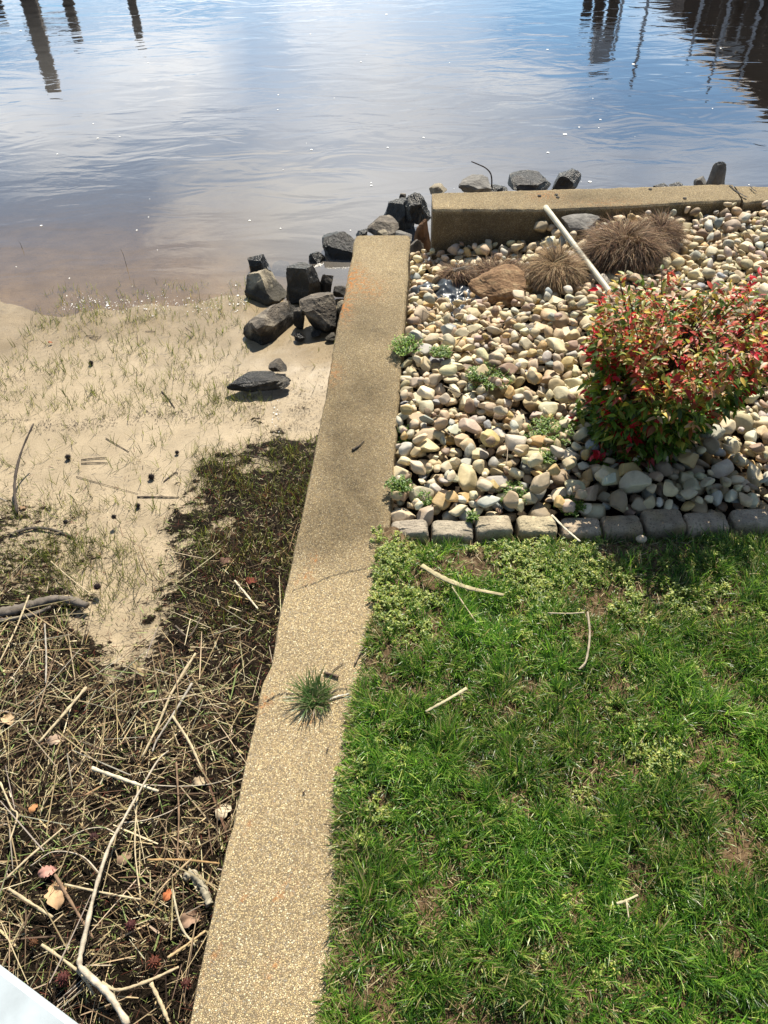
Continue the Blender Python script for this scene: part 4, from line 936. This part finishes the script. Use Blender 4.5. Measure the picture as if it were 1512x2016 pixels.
# lawn
stick([(830, 1113), (872, 1138), (925, 1158), (992, 1171)], .0085, .0055, (.36, .31, .18), 'long curved flat dry reed on the lawn below the edging', 'lawn', 'reed', None, 'reed', .25, lift=.012)
stick([(1157, 1205), (1161, 1250), (1154, 1300), (1140, 1318)], .0032, .0026, (.3, .25, .18), 'thin crooked stick standing out in the lawn', 'lawn', lift=.02)
stick([(838, 1401), (880, 1378), (919, 1355)], .003, .004, (.42, .37, .23), 'pale straight straw lying on the lawn near the wall', 'lawn', 'straw', None, 'straw', .4, lift=.022)
stick([(890, 1156), (912, 1188), (938, 1226)], .0022, .0018, (.4, .34, .22), 'thin straw below the long curved reed', 'lawn', 'straw', None, 'straw', lift=.012)
stick([(1086, 1014), (1112, 1040), (1142, 1066)], .0035, .0028, (.6, .54, .4), 'pale straw lying across the edging onto the lawn', 'lawn', 'straw', None, 'straw', .5, lift=.012)
stick([(1078, 1207), (1120, 1208), (1150, 1206)], .0022, .002, (.42, .36, .25), 'horizontal twig left of the crooked stick', 'lawn', 'twig', None, 'twig', lift=.01)
stick([(1214, 1779), (1235, 1772), (1256, 1762)], .003, .002, (.46, .4, .25), 'forked dry straw in the lower lawn', 'lawn', 'straw', None, 'straw', .5, lift=.025, sub=[([(1233, 1773), (1238, 1808)], .0022, .0015)], partname='tip')
# on the wall
GWL = 'bits of twig on the wall'
stick([(694, 886), (705, 879), (717, 868)], .0042, .0015, (.05, .04, .03), 'dark twig fragment in the middle of the wall', 'wall', 'twig', GWL, 'twig', lift=.003)
stick([(638, 1325), (652, 1328), (666, 1333)], .004, .0035, (.1, .07, .05), 'thick short dark twig above the grass tuft on the wall', 'wall', 'twig', GWL, 'twig', lift=.003)
stick([(655, 1320), (664, 1314), (676, 1305)], .0012, .001, (.12, .09, .06), 'hair thin twig above the grass tuft', 'wall', 'twig', GWL, 'twig', lift=.002)
stick([(698, 1307), (708, 1287), (720, 1266)], .0022, .002, (.24, .18, .12), 'thin brown stick at the lawn side of the wall', 'wall', 'twig', GWL, 'twig', lift=.004)
stick([(722, 1246), (728, 1240), (742, 1236)], .004, .001, (.1, .05, .04), 'dark curled leaf stalk where lawn meets wall', 'wall', 'twig', GWL, 'twig', lift=.006)
stick([(643, 1479), (647, 1471)], .0016, .001, (.06, .04, .03), 'tiny dark fragment on the wall below the tuft', 'wall', 'twig', GWL, 'twig', lift=.002)
stick([(596, 1562), (601, 1557)], .0018, .001, (.05, .03, .03), 'tiny dark speck of bark on the near wall', 'wall', 'twig', GWL, 'twig', lift=.002)
stick([(645, 1378), (668, 1370), (690, 1366)], .003, .002, (.5, .47, .4), 'pale straw beside the grass tuft on the wall', 'wall', 'twig', GWL, 'twig', .5, lift=.003)
print('sticks', time.time() - T0)

# ------------------------------------------------------------------ burrs and leaves on the beach
r = np.random.RandomState(77)
Vs, Fs = ico(2)
def burr(c, R, col, label):
    mb = MB(); V_, F_ = ico(3); mb.add(V_ * R * .6 * (1 + .15 * n3(V_, .3, 3))[:, None] + c, F_, np.array(col) * .5)
    for d in ico(2)[0]:
        d = d + r.normal(0, .1, 3); d /= np.linalg.norm(d); L_ = R * r.uniform(.85, 1.1); s = np.cross(d, [.3, .2, .9]); s /= np.linalg.norm(s); u = np.cross(d, s)
        bb = [c + d * R * .5 + (s * math.cos(t_) + u * math.sin(t_)) * R * .09 for t_ in (0, 2.1, 4.2)]; mb.add(np.array(bb + [c + d * L_]), np.array([(0, 1, 3), (1, 2, 3), (2, 0, 3)]), col)
    return ob('seed_burr', mb.mesh('seed_burr', False), M_bark, label, 'seed burr', 'spiky seed burrs lying on the beach')
BR = [(127, 1927, .019, (.13, .035, .03), 'dark red spiky burr at the bottom left near the white rail'), (259, 1824, .018, (.11, .03, .03), 'dark red spiky burr right of the long branch'), (306, 1896, .019, (.19, .06, .035), 'red brown spiky burr between two reeds near the wall'), (368, 1938, .016, (.13, .04, .03), 'small red burr at the foot of the wall'), (186, 1650, .016, (.08, .03, .028), 'dark burr in straw above the side twigs'), (68, 1857, .012, (.16, .07, .03), 'small brown burr left of the branch foot'),
      (180, 717, .017, (.025, .018, .014), 'black burr on the sand among the green sprouts'), (135, 903, .018, (.03, .02, .018), 'black spiky burr left of the pair of sticks'), (299, 942, .019, (.028, .018, .016), 'black spiky burr alone on the sand tongue'), (349, 893, .013, (.03, .02, .018), 'small black burr at the grass edge'), (272, 998, .015, (.03, .02, .02), 'black burr below the horizontal dark stick'), (193, 1158, .018, (.035, .018, .018), 'black burr in the grass above driftwood end'), (225, 1020, .014, (.03, .022, .018), 'black burr in the dark tufts at sand edge'), (130, 1030, .014, (.03, .022, .018), 'half hidden black burr in left tufts')]
for x, y, R, c, lb in BR: burr(PG(x, y, -.008 if y < 1000 else .03) + [0, 0, R * .5], R, c, lb)
def dryleaf(x, y, L_, col, label, az, lobes=5, curl=.4, tilt=.2, place=PG):
    c = place(x, y, .026 if y > 1000 else .002); n1, n2 = 14, 9; V = []
    for i in range(n1):
        t = i / (n1 - 1); w_ = math.sin(math.pi * min(1, t * .96 + .04)) ** .7 * (.62 + .38 * abs(math.sin(t * math.pi * lobes)))
        for j in range(n2):
            s = (j / (n2 - 1) - .5) * 2; V.append([(t - .5), s * w_ * .36, curl * .25 * abs(s) * w_ + .12 * math.sin(t * 5 + s) + .04 * r.rand()])
    V = np.array(V) * L_; V = V @ rotm(tilt, tilt * .5, az).T + c; Fc = grid(n1, n2); V2 = V - [0, 0, .0008]
    C = np.tile(col, (len(V) * 2, 1)) * (1 + .3 * (r.rand(len(V) * 2, 1) - .5))
    ob('dead_leaf', mesh('dead_leaf', np.vstack([V, V2]), np.vstack([Fc, Fc[:, ::-1] + len(V)]), C), M_dry, label, 'dead leaf', 'dead leaves on the beach')
for a in [(110, 1762, .075, (.5, .33, .19), 'big tan lobed dead leaf left of the long branch', 1.9, 3, .5, .2), (94, 1716, .045, (.5, .27, .22), 'pinkish dead leaf above the big tan leaf', .4), (332, 1762, .035, (.45, .16, .07), 'orange curled leaf left of the curved root', 1.0, 2, 1.2), (440, 1597, .055, (.55, .47, .34), 'pale tan leaf against the wall', 1.0, 2), (394, 1538, .04, (.42, .33, .22), 'light brown leaf among the straw below reed end', .2, 3), (66, 1591, .03, (.4, .2, .09), 'small orange brown leaf at left in straw', 1.2, 2), (15, 1417, .055, (.5, .36, .22), 'tan leaf at the left edge above the straw', 2.2, 2), (112, 1457, .05, (.45, .33, .24), 'brown curled leaf left of the sand tip', .3, 3), (495, 1144, .045, (.16, .045, .03), 'dark red leaf in black debris near the wall', .3, 2), (374, 1810, .055, (.3, .2, .14), 'brown rolled leaf under the curved root', .5, 2, 1.0), (45, 1000, .03, (.3, .2, .12), 'brown leaf near the foot of the standing stick', .5, 2), (99, 674, .022, (.35, .12, .06), 'small red brown leaf on wet sand near water', .2, 2), (245, 1690, .045, (.22, .15, .1), 'dark brown leaf under the long branch', 1.0, 2), (445, 1105, .05, (.14, .08, .06), 'dark leaf in debris beside wall', 0.4, 2)]:
    dryleaf(*a)

# ------------------------------------------------------------------ straw and debris mass
r = np.random.RandomState(12)
def scatter(n, dens, zoff, ylim=(.15, 3.7), xlim=(-1.9, -.02)):
    X_ = r.uniform(*xlim, n); Y_ = r.uniform(*ylim, n)
    la = np.array(L1); keep = X_ < np.interp(Y_, la[:, 1], la[:, 0]) - .005; X_, Y_ = X_[keep], Y_[keep]
    Z_ = zt(X_, Y_); qx, qy = proj(np.stack([X_, Y_, Z_], 1)); d = dens(qx, qy, X_, Y_); k = r.rand(len(X_)) < d
    X_, Y_, Z_, qx, qy = X_[k], Y_[k], Z_[k], qx[k], qy[k]; Z_ = Z_ + mudf(qx, qy, X_, Y_) * .02
    return X_, Y_, Z_, qx, qy
def d_straw(qx, qy, X_, Y_):
    m_ = mudf(qx, qy, X_, Y_); pilef = sst(1250, 1400, qy + (430 - qx) * .15) * (1 - .75 * sst(1790, 1900, qy - qx * .15))
    return np.clip(m_ * (.26 + .74 * pilef) * (.18 + 1.2 * sst(.38, .6, fbm(X_, Y_, .09, 17))), 0, 1)
X_, Y_, Z_, qx, qy = scatter(34000, d_straw, 0, (.1, 1.9)); n_ = len(X_)
dirb = vn(X_, Y_, .16, 31) * 5 + r.normal(0, .8, n_)
STR = [((.46, .37, .21), 2.0), ((.28, .20, .105), 2.4), ((.62, .54, .36), 1.0), ((.11, .07, .04), 3.4), ((.03, .02, .013), 4.5), ((.22, .28, .10), .8)]
V_, F_, C_ = blades(np.stack([X_, Y_, Z_ + r.uniform(.0, .028, n_)], 1), dirb, r.lognormal(math.log(.032), .8, n_).clip(.006, .2), r.lognormal(math.log(.0016), .5, n_), r.uniform(1.42, 1.62, n_), r.normal(0, .22, n_), pick(r, n_, STR, .3), 4, 0, .6)
Vq, Fq, Cq = V_, F_, C_
X_, Y_, Z_, qx, qy = scatter(1500, d_straw, 0, (.1, 1.9)); n_ = len(X_)
V_, F_, C_ = blades(np.stack([X_, Y_, Z_ + r.uniform(.018, .04, n_)], 1), r.uniform(0, 6.28, n_), r.uniform(.07, .22, n_), r.uniform(.0016, .0036, n_), r.uniform(1.5, 1.62, n_), r.normal(0, .08, n_), pick(r, n_, [((.46, .38, .25), 2), ((.28, .22, .13), 3), ((.13, .09, .06), 3), ((.30, .27, .22), 1.5)], .25), 6, 0, .5)
V_, F_, C_ = np.vstack([Vq, V_]), np.vstack([Fq, F_ + len(Vq)]), np.vstack([Cq, C_])
ob('straw_litter', mesh('straw_litter', V_, F_, C_), M_dry, 'thick mat of washed up straw and reed pieces left of the wall', 'straw', kind='stuff', recentre=False)
def d_chaff(qx, qy, X_, Y_):
    m_ = mudf(qx, qy, X_, Y_); dkb = .9 * sst(360, 440, qx) * sst(860, 940, qy) * (1 - sst(1250, 1350, qy)); wr = dkb + 2.2 * np.exp(-((qy - (828 + 12 * np.sin(qx / 70.))) / 9) ** 2) * (qx < 420) * (vn(X_, Y_, .05, 3) > .4) + .8 * np.exp(-((qy - 745) / 8) ** 2) * (vn(X_, Y_, .04, 9) > .4) * ((qx > 330) & (qx < 500) | (qx < 110)) + .35 * np.exp(-((qy - 640) / 14) ** 2) * (qx < 110) + .25 * blob(qx, qy, 600, 800, 40, 40) * 3
    return np.clip(m_ * .9 * (.3 + sst(.3, .6, fbm(X_, Y_, .07, 19))) + wr + .10 * sst(.42, .66, fbm(X_, Y_, .2, 29)) + .02 + .12 * sst(950, 1100, qy), 0, 1)
X_, Y_, Z_, qx, qy = scatter(90000, d_chaff, 0); n_ = len(X_); lowb = (qy > 880)
CH = [((.018, .012, .008), 6), ((.05, .035, .022), 3), ((.30, .25, .13), 1.6), ((.52, .46, .30), .8), ((.14, .19, .05), 2.0), ((.14, .045, .03), .8)]
cc = pick(r, n_, CH); cc = np.where((~lowb)[:, None], pick(r, n_, [((.05, .04, .035), 3), ((.1, .08, .06), 1)]), cc)
V_, F_, C_ = blades(np.stack([X_, Y_, Z_ + r.uniform(-.002, .016, n_) * lowb + .002], 1), r.uniform(0, 6.28, n_), r.uniform(.006, .024, n_) * np.where(lowb, 1, .6), r.lognormal(math.log(.0014), .4, n_), r.uniform(1.3, 1.6, n_), r.uniform(-.2, .2, n_), cc, 2, r.uniform(-.5, .5, n_), .5)
ob('wrack_litter', mesh('wrack_litter', V_, F_, C_), M_dry, 'dark wrack crumbs and chaff strewn over the sand', 'debris', kind='stuff', recentre=False)
# dark rootlets
def d_root(qx, qy, X_, Y_):
    m_ = mudf(qx, qy, X_, Y_); return m_ * (.15 + .8 * sst(1750, 1880, qy - qx * .1) + .5 * sst(300, 480, qx) * (qy < 1400)) + .006 + .10 * blob(qx, qy, 120, 1090, 150, 120)
X_, Y_, Z_, qx, qy = scatter(16000, d_root, 0); n_ = len(X_)
V_, F_, C_ = blades(np.stack([X_, Y_, Z_ + .003], 1), r.uniform(0, 6.28, n_), r.uniform(.02, .075, n_), r.uniform(.0007, .0016, n_), r.uniform(.7, 1.3, n_), r.uniform(.1, 1.1, n_), pick(r, n_, [((.018, .012, .008), 5), ((.06, .04, .025), 2.5), ((.28, .21, .13), 1.0), ((.1, .03, .02), 1)]), 5, 0, .4)
ob('rootlets', mesh('rootlets', V_, F_, C_), M_dry, 'fine dark rootlets and stems matted over the mud', 'rootlets', kind='stuff', recentre=False)
# green sprouts
def d_spr(qx, qy, X_, Y_):
    c1 = sst(.38, .58, fbm(X_, Y_, .12, 23)); open_ = .30 * sst(520, 620, qy) * (1 - sst(790, 850, qy)) * (qx < 490) + .10 * sst(780, 850, qy) * (1 - sst(1150, 1300, qy)) * (qx < 430)
    edge_ = .75 * sst(850, 930, qy) * (1 - sst(1180, 1300, qy)) * sst(350, 420, qx) + .45 * blob(qx, qy, 100, 1060, 130, 70) + .3 * blob(qx, qy, 170, 1150, 110, 100) + .25 * blob(qx, qy, 470, 800, 60, 40)
    return np.clip((open_ * 1.0 + edge_ * 1.5) * (.25 + c1), 0, 1) * .4 + .003
X_, Y_, Z_, qx, qy = scatter(42000, d_spr, 0, (.6, 4.15)); n0 = len(X_); k = 4
idx = np.repeat(np.arange(n0), k); X2 = X_[idx] + r.normal(0, .004, n0 * k); Y2 = Y_[idx] + r.normal(0, .004, n0 * k); Z2 = np.maximum(Z_[idx] - .004, -.56); n_ = n0 * k
nearf = np.interp(qy[idx], [560, 800, 1000], [.75, .9, 1.0])
redd = (r.rand(n_) < .35 * sst(380, 430, qx[idx]) * sst(880, 980, qy[idx]))[:, None]
cg = pick(r, n_, [((.11, .13, .025), 3), ((.18, .2, .04), 2), ((.05, .055, .02), 3.5), ((.24, .2, .09), 1)]); cg = np.where(redd, pick(r, n_, [((.12, .045, .03), 2), ((.07, .035, .025), 2)]), cg)
V_, F_, C_ = blades(np.stack([X2, Y2, Z2], 1), r.uniform(0, 6.28, n_), r.uniform(.025, .078, n_) * nearf, r.uniform(.0013, .0026, n_), r.uniform(.05, .6, n_), r.uniform(0, .8, n_), cg, 4, r.uniform(-1, 1, n_), .2)
ob('marsh_sprouts', mesh('marsh_sprouts', V_, F_, C_), M_grass, 'thin green sprouts scattered over the sand and shallow water', 'sprouts', kind='stuff', recentre=False)
print('sprouts', n0, time.time() - T0)
# reed stems poking from the shallow water
for (x, y, dx, h, lb) in ((249, 512, -2, .11, 'thin dark reed stem standing in shallow water near centre'), (44, 478, 1, .05, 'small reed tip in the water at left')):
    q = P(x, y + 12, ZW); V_, F_ = tube([q, q + [0, 0, h * .6], q + [-.006, 0, h]], .0016, .0008, 6, 5)
    ob('reed', mesh2('reed', V_, F_, np.tile((.05, .05, .03), (len(V_), 1))), M_bark, lb, 'reed', 'reed stems standing in the water')

# foam specks on the water
mb = MB(); cnt = 0; t8 = np.arange(8) * math.pi / 4
while cnt < 55:
    x, y = r.uniform(0, 1512), 20 + r.rand() ** .7 * 560; q = P(x, y, ZW + .003)
    if q[0] > 0 and q[1] < 4.7: continue
    if y > 560 and x > 470: continue
    cnt += 1; s = r.lognormal(math.log(.0032), .45) * depth(q) / 5 * 1.1; el = r.uniform(1, 2.2)
    V_ = np.array([[q[0], q[1], q[2] + .002]] + [[q[0] + math.cos(a) * s * el * r.uniform(.7, 1.1), q[1] + math.sin(a) * s * 1.5 * r.uniform(.7, 1.1), q[2]] for a in t8])
    mb.add(V_, np.array([(0, i + 1, (i + 1) % 8 + 1) for i in range(8)]), (.85, .85, .82))
for k in range(370):   # white specks imitating sun glints along the shore, then a pale trickle
    if k < 330: x = r.uniform(120, 490); y = 598 + r.normal(0, 9) - (x - 300) ** 2 * .00006
    elif k < 370: y = r.uniform(785, 870); x = 541 + r.normal(0, 5) + (y - 780) * .05
    else: y = r.uniform(690, 790); x = 560 + 18 * math.sin(y / 22) + r.normal(0, 5)
    q = PG(x, y, -.006); q[2] = max(q[2], ZW + .003); s = r.lognormal(math.log(.0014), .5)
    V_ = np.array([[q[0], q[1], q[2] + .0025]] + [[q[0] + math.cos(a) * s * r.uniform(.6, 1.5) * 1.3, q[1] + math.sin(a) * s * r.uniform(.6, 1.5), q[2]] for a in t8])
    mb.add(V_, np.array([(0, i + 1, (i + 1) % 8 + 1) for i in range(8)]), (.8, .8, .78))
M_foam_glints = tintmat('foam_glints', .5, .0003, 300, .08, 100, .4)
ob('foam_glints', mb.mesh('foam_glints'), M_foam_glints, 'white bubbles drifting on the water and painted sun glints along the shoreline', 'foam_glints', kind='stuff', recentre=False)

# ------------------------------------------------------------------ dock pilings, seen mirrored in the water
def box(x0, x1, y0, y1, z0, z1):
    V = np.array([(x, y, z) for x in (x0, x1) for y in (y0, y1) for z in (z0, z1)], float); return V, np.array([(0, 1, 3, 2), (4, 6, 7, 5), (0, 4, 5, 1), (2, 3, 7, 6), (0, 2, 6, 4), (1, 5, 7, 3)])
def refl(px_, py_, D):
    """where the mirror image at a pixel stands at distance D: x and height"""
    d = ray(px_, py_); t = (ZW - H) / d[2]; t2 = D / d[1]; return d[0] * t2, ZW + (-d[2]) * (t2 - t)
GP = 'wooden mooring pilings beyond the top of the frame'
def piling(px_, py_, D, rad, label, cap=True, lean=0):
    x, z = refl(px_, py_, D); t = empty('mooring_piling', (x, D, ZW - 1.2), label, 'piling', GP)
    V_, F_ = tube([(x + lean, D, ZW - 1.2), (x + lean * .5, D, (ZW + z) / 2), (x, D, z)], rad * 1.05, rad, 12, 14, rough=.04, seed=int(px_)); ob('post', mesh2('post', V_ - np.array(t.location), F_, None), M_wood, parent=t)
piling(105, 178, 15.5, .13, 'tall thick wooden piling mirrored at upper left, its tip lowest', lean=.05)
piling(82, 66, 18, .12, 'thick piling mirrored behind the tallest at upper left')
piling(152, 72, 19, .11, 'piling mirrored between the tallest one and the lone one')
piling(276, 80, 17.5, .085, 'lone slim piling mirrored right of the left group')
piling(4, 36, 19, .10, 'piling mirrored at the far left edge')
x, z = refl(120, 50, 18.6); t = empty('dock_beam', (x, 18.6, z), 'wooden cross beam joining the left pilings', 'beam'); V_, F_ = box(x - .75, x + .35, 18.5, 18.62, z - .05, z + .05); child('plank', V_, F_, M_wood, t, smooth=False)
for (x, y, D, rd, lb) in ((1152, 44, 18, .10, 'leftmost of three pilings mirrored at upper right'), (1173, 62, 18.4, .11, 'middle of three pilings mirrored at upper right'), (1194, 95, 18, .11, 'piling carrying a grey meter box at upper right'),
                          (1380, 42, 19, .10, 'first piling of the boathouse row mirrored at right'), (1412, 80, 17.6, .10, 'second piling of the boathouse row'), (1436, 85, 18, .11, 'third piling of the boathouse row'), (1462, 88, 17.5, .11, 'fourth piling of the boathouse row'), (1484, 92, 17.6, .10, 'fifth piling of the boathouse row'), (1509, 90, 17.2, .10, 'sixth piling of the boathouse row')): piling(x, y, D, rd, lb)
x, z = refl(1189, 80, 17.6); t = empty('meter_box', (x, 17.75, z), 'grey utility box fixed near the top of a piling', 'utility box'); V_, F_ = box(x - .17, x + .17, 17.6, 17.85, z - .18, z + .42); child('housing', V_, F_, M_grey, t, smooth=False); V_, F_ = box(x - .2, x + .2, 17.57, 17.88, z + .42, z + .47); child('lid', V_, F_, M_grey, t, smooth=False)
GPO = 'thin mooring poles near the boathouse'
for (x, y, lb) in ((1205, 112, 'thin grey pole mirrored beside the meter box piling'), (1243, 166, 'tallest lone thin pole mirrored at upper right'), (1354, 118, 'thin pole mirrored left of the boathouse roof'), (1392, 176, 'thin tall pole mirrored at the edge of the boathouse roof'), (1452, 170, 'thin pole standing before the boathouse')):
    q = refl(x, y, 17); V_, F_ = tube([(q[0], 17, ZW - 1), (q[0] + .02, 17, q[1] * .5), (q[0], 17, q[1])], .035, .028, 10, 8, rough=.04, seed=x); ob('mooring_pole', mesh2('mooring_pole', V_, F_, None), M_grey, lb, 'pole', GPO)
# boathouse: its roof ridge rises to the right
D = 20.5
bh = empty('boathouse', (refl(1500, 150, D)[0], D, ZW), 'brown wooden boathouse with shingled roof mirrored in the water at upper right', 'boathouse')
xa, za = refl(1345, 62, D); xb, zb2 = refl(1512, 232, D); xc, zc = refl(1640, 270, D)
V_ = []; prof = [(xa, za), (xa + (xb - xa) * .5, za + (zb2 - za) * .42), (xb, zb2), (xc, zc), (xc + (xc - xa) * .8, za)]
for yy in (D, D + 5):
    for (x, z) in prof: V_.append((x, yy, z))
    for (x, z) in prof: V_.append((x, yy, z - .18))
n5 = 5; F_ = []
for i in range(4):
    F_ += [(i, i + 1, 10 + i + 1, 10 + i), (5 + i, 15 + i, 16 + i, 6 + i), (i, 5 + i, 6 + i, i + 1), (10 + i, 11 + i, 16 + i, 15 + i)]
F_ += [(0, 10, 15, 5), (4, 9, 19, 14)]
child('roof', V_, F_, M_roof, bh, smooth=False)
V_ = []; zl = za - 1.3
for yy in (D + .3, D + 4.7):
    for (x, z) in prof: V_.append((x * .985 + .1, yy, z - .2))
    for (x, z) in prof: V_.append((x * .985 + .1, yy, min(zl, z - .25)))
child('wall', V_, F_, M_siding, bh, smooth=False)
x, z = refl(1446, 100, D); V_, F_ = box(x - .28, x + .28, D + .22, D + .3, z - .5, z + .25); wn_ = child('window', V_, F_, M_grey, bh, smooth=False)
V_, F_ = box(xa - 3.2, xc + 3, 17.2, 19.5, ZW + .55, ZW + .72); dk = empty('dock', (xa, 18, ZW + .5), 'wooden dock deck running in front of the boathouse', 'dock'); child('deck', V_, F_, M_wood, dk, smooth=False)

# ------------------------------------------------------------------ white rail at the lower left corner
zr = 1.0; a = P(-60, 1880, zr); b = P(118, 2016, zr); b2 = P(300, 2155, zr); d = (b - a); d /= np.linalg.norm(d); nrm = np.array([d[1], -d[0], 0]); 
if nrm[0] > 0: nrm = -nrm
a = a - d * .12; b = b2 + d * .15
rl = empty('deck_railing', (float(b[0]), float(b[1]), -.02), 'white painted deck railing corner poking into the lower left', 'railing')
sec = [(0, -.006), (.0, -.032), (.012, -.04), (.09, -.04), (.09, 0), (.005, 0), (.0015, -.0015)]
V_ = []; 
for e in (a, b):
    for u_, v_ in sec: V_.append(e + nrm * (u_ - .007) + [0, 0, v_])
k = len(sec); F_ = [(i, (i + 1) % k, k + (i + 1) % k, k + i) for i in range(k)]
me = bpy.data.meshes.new('top_rail'); me.from_pydata([tuple(np.array(v) - np.array(rl.location)) for v in V_], [], F_ + [tuple(range(k))[::-1], tuple(range(k, 2 * k))]); me.update()
ob('top_rail', me, M_rail, parent=rl)
q = b + nrm * .045 - d * .06; V_, F_ = box(q[0] - .035, q[0] + .035, q[1] - .035, q[1] + .035, -.02, zr - .042); child('post', V_, F_, M_rail, rl, smooth=False)

# ------------------------------------------------------------------ light and sky
SE, SA = math.radians(50), math.radians(14)     # elevation, azimuth to the right of straight ahead
sun = bpy.data.lights.new('sun', 'SUN'); sun.energy = 5.0; sun.angle = math.radians(.5); sun.color = (1, .92, .78)
so = bpy.data.objects.new('sun', sun); COL.objects.link(so)
dv = Vector((math.sin(SA) * math.cos(SE), math.cos(SA) * math.cos(SE), math.sin(SE))); so.rotation_euler = dv.to_track_quat('Z', 'Y').to_euler(); so.location = dv * 20
wd = bpy.data.worlds.new('World'); S.world = wd; wd.use_nodes = True; nt = wd.node_tree; nt.nodes.clear(); n = N(nt)
sky = n('TexSky', sky_type='NISHITA'); sky.sun_disc = False; sky.sun_elevation = SE; sky.sun_rotation = SA; sky.air_density = 1.0; sky.dust_density = .3; sky.ozone_density = 2.0
tc = n('TexCoord'); sp = n('SeparateXYZ', {0: tc.outputs['Generated']})
zz = n.math('MAXIMUM', sp.outputs[2], .04)
cx = n('CombineXYZ', {0: n.math('DIVIDE', sp.outputs[0], n.math('ADD', zz, .12)), 1: n.math('DIVIDE', sp.outputs[1], n.math('ADD', zz, .12)), 2: 0.0})
cn = n('TexNoise', {'Vector': cx.outputs[0], 'Scale': 1.15, 'Detail': 6.0, 'Roughness': .52, 'Distortion': .5})
# azimuth (x/y) bias: the big cloud stands ahead, slightly left of centre
uu = n.math('DIVIDE', sp.outputs[0], n.math('MAXIMUM', sp.outputs[1], .05))
def gauss(v, c, s):
    t_ = n.math('DIVIDE', n.math('SUBTRACT', v, c), s); return n.math('POWER', 2.718, n.math('MULTIPLY', n.math('MULTIPLY', t_, t_), -1.0))
g1 = n.math('MULTIPLY', gauss(uu, -.02, .24), .17)
g2 = n.math('MULTIPLY', n.math('MULTIPLY', gauss(uu, .22, .30), gauss(sp.outputs[2], .37, .07)), .24)
g3 = n.math('MULTIPLY', n.math('MULTIPLY', gauss(uu, -.35, .2), gauss(sp.outputs[2], .27, .06)), .14)
cm = n.math('ADD', n.math('ADD', n.math('ADD', cn.outputs['Fac'], g1), g2), g3)
cmask = n.ramp(cm, [(.52, (0, 0, 0)), (.80, (1, 1, 1))])
bg1 = n('Background', {'Color': n.mix(1.0, sky.outputs[0], (.88, 1.06, 1.13), 'MULTIPLY'), 'Strength': .053})
cshade = n.ramp(cn.outputs['Fac'], [(.35, (.78, .8, .86)), (.65, (1, .97, .92))])
bg2 = n('Background', {'Color': cshade.outputs[0], 'Strength': .88})
mx = n('MixShader', {0: n.math('MULTIPLY', cmask.outputs[0], .85), 1: bg1.outputs[0], 2: bg2.outputs[0]})
wo = n('OutputWorld', {0: mx.outputs[0]})
S.view_settings.view_transform = 'Standard'; S.view_settings.look = 'None'; S.view_settings.gamma = 1; S.view_settings.exposure = .85
S.render.engine = 'CYCLES'; S.cycles.sample_clamp_indirect = 6; S.cycles.max_bounces = 6; S.cycles.transparent_max_bounces = 8
S.render.resolution_x = 768; S.render.resolution_y = 1024
print('done', time.time() - T0)
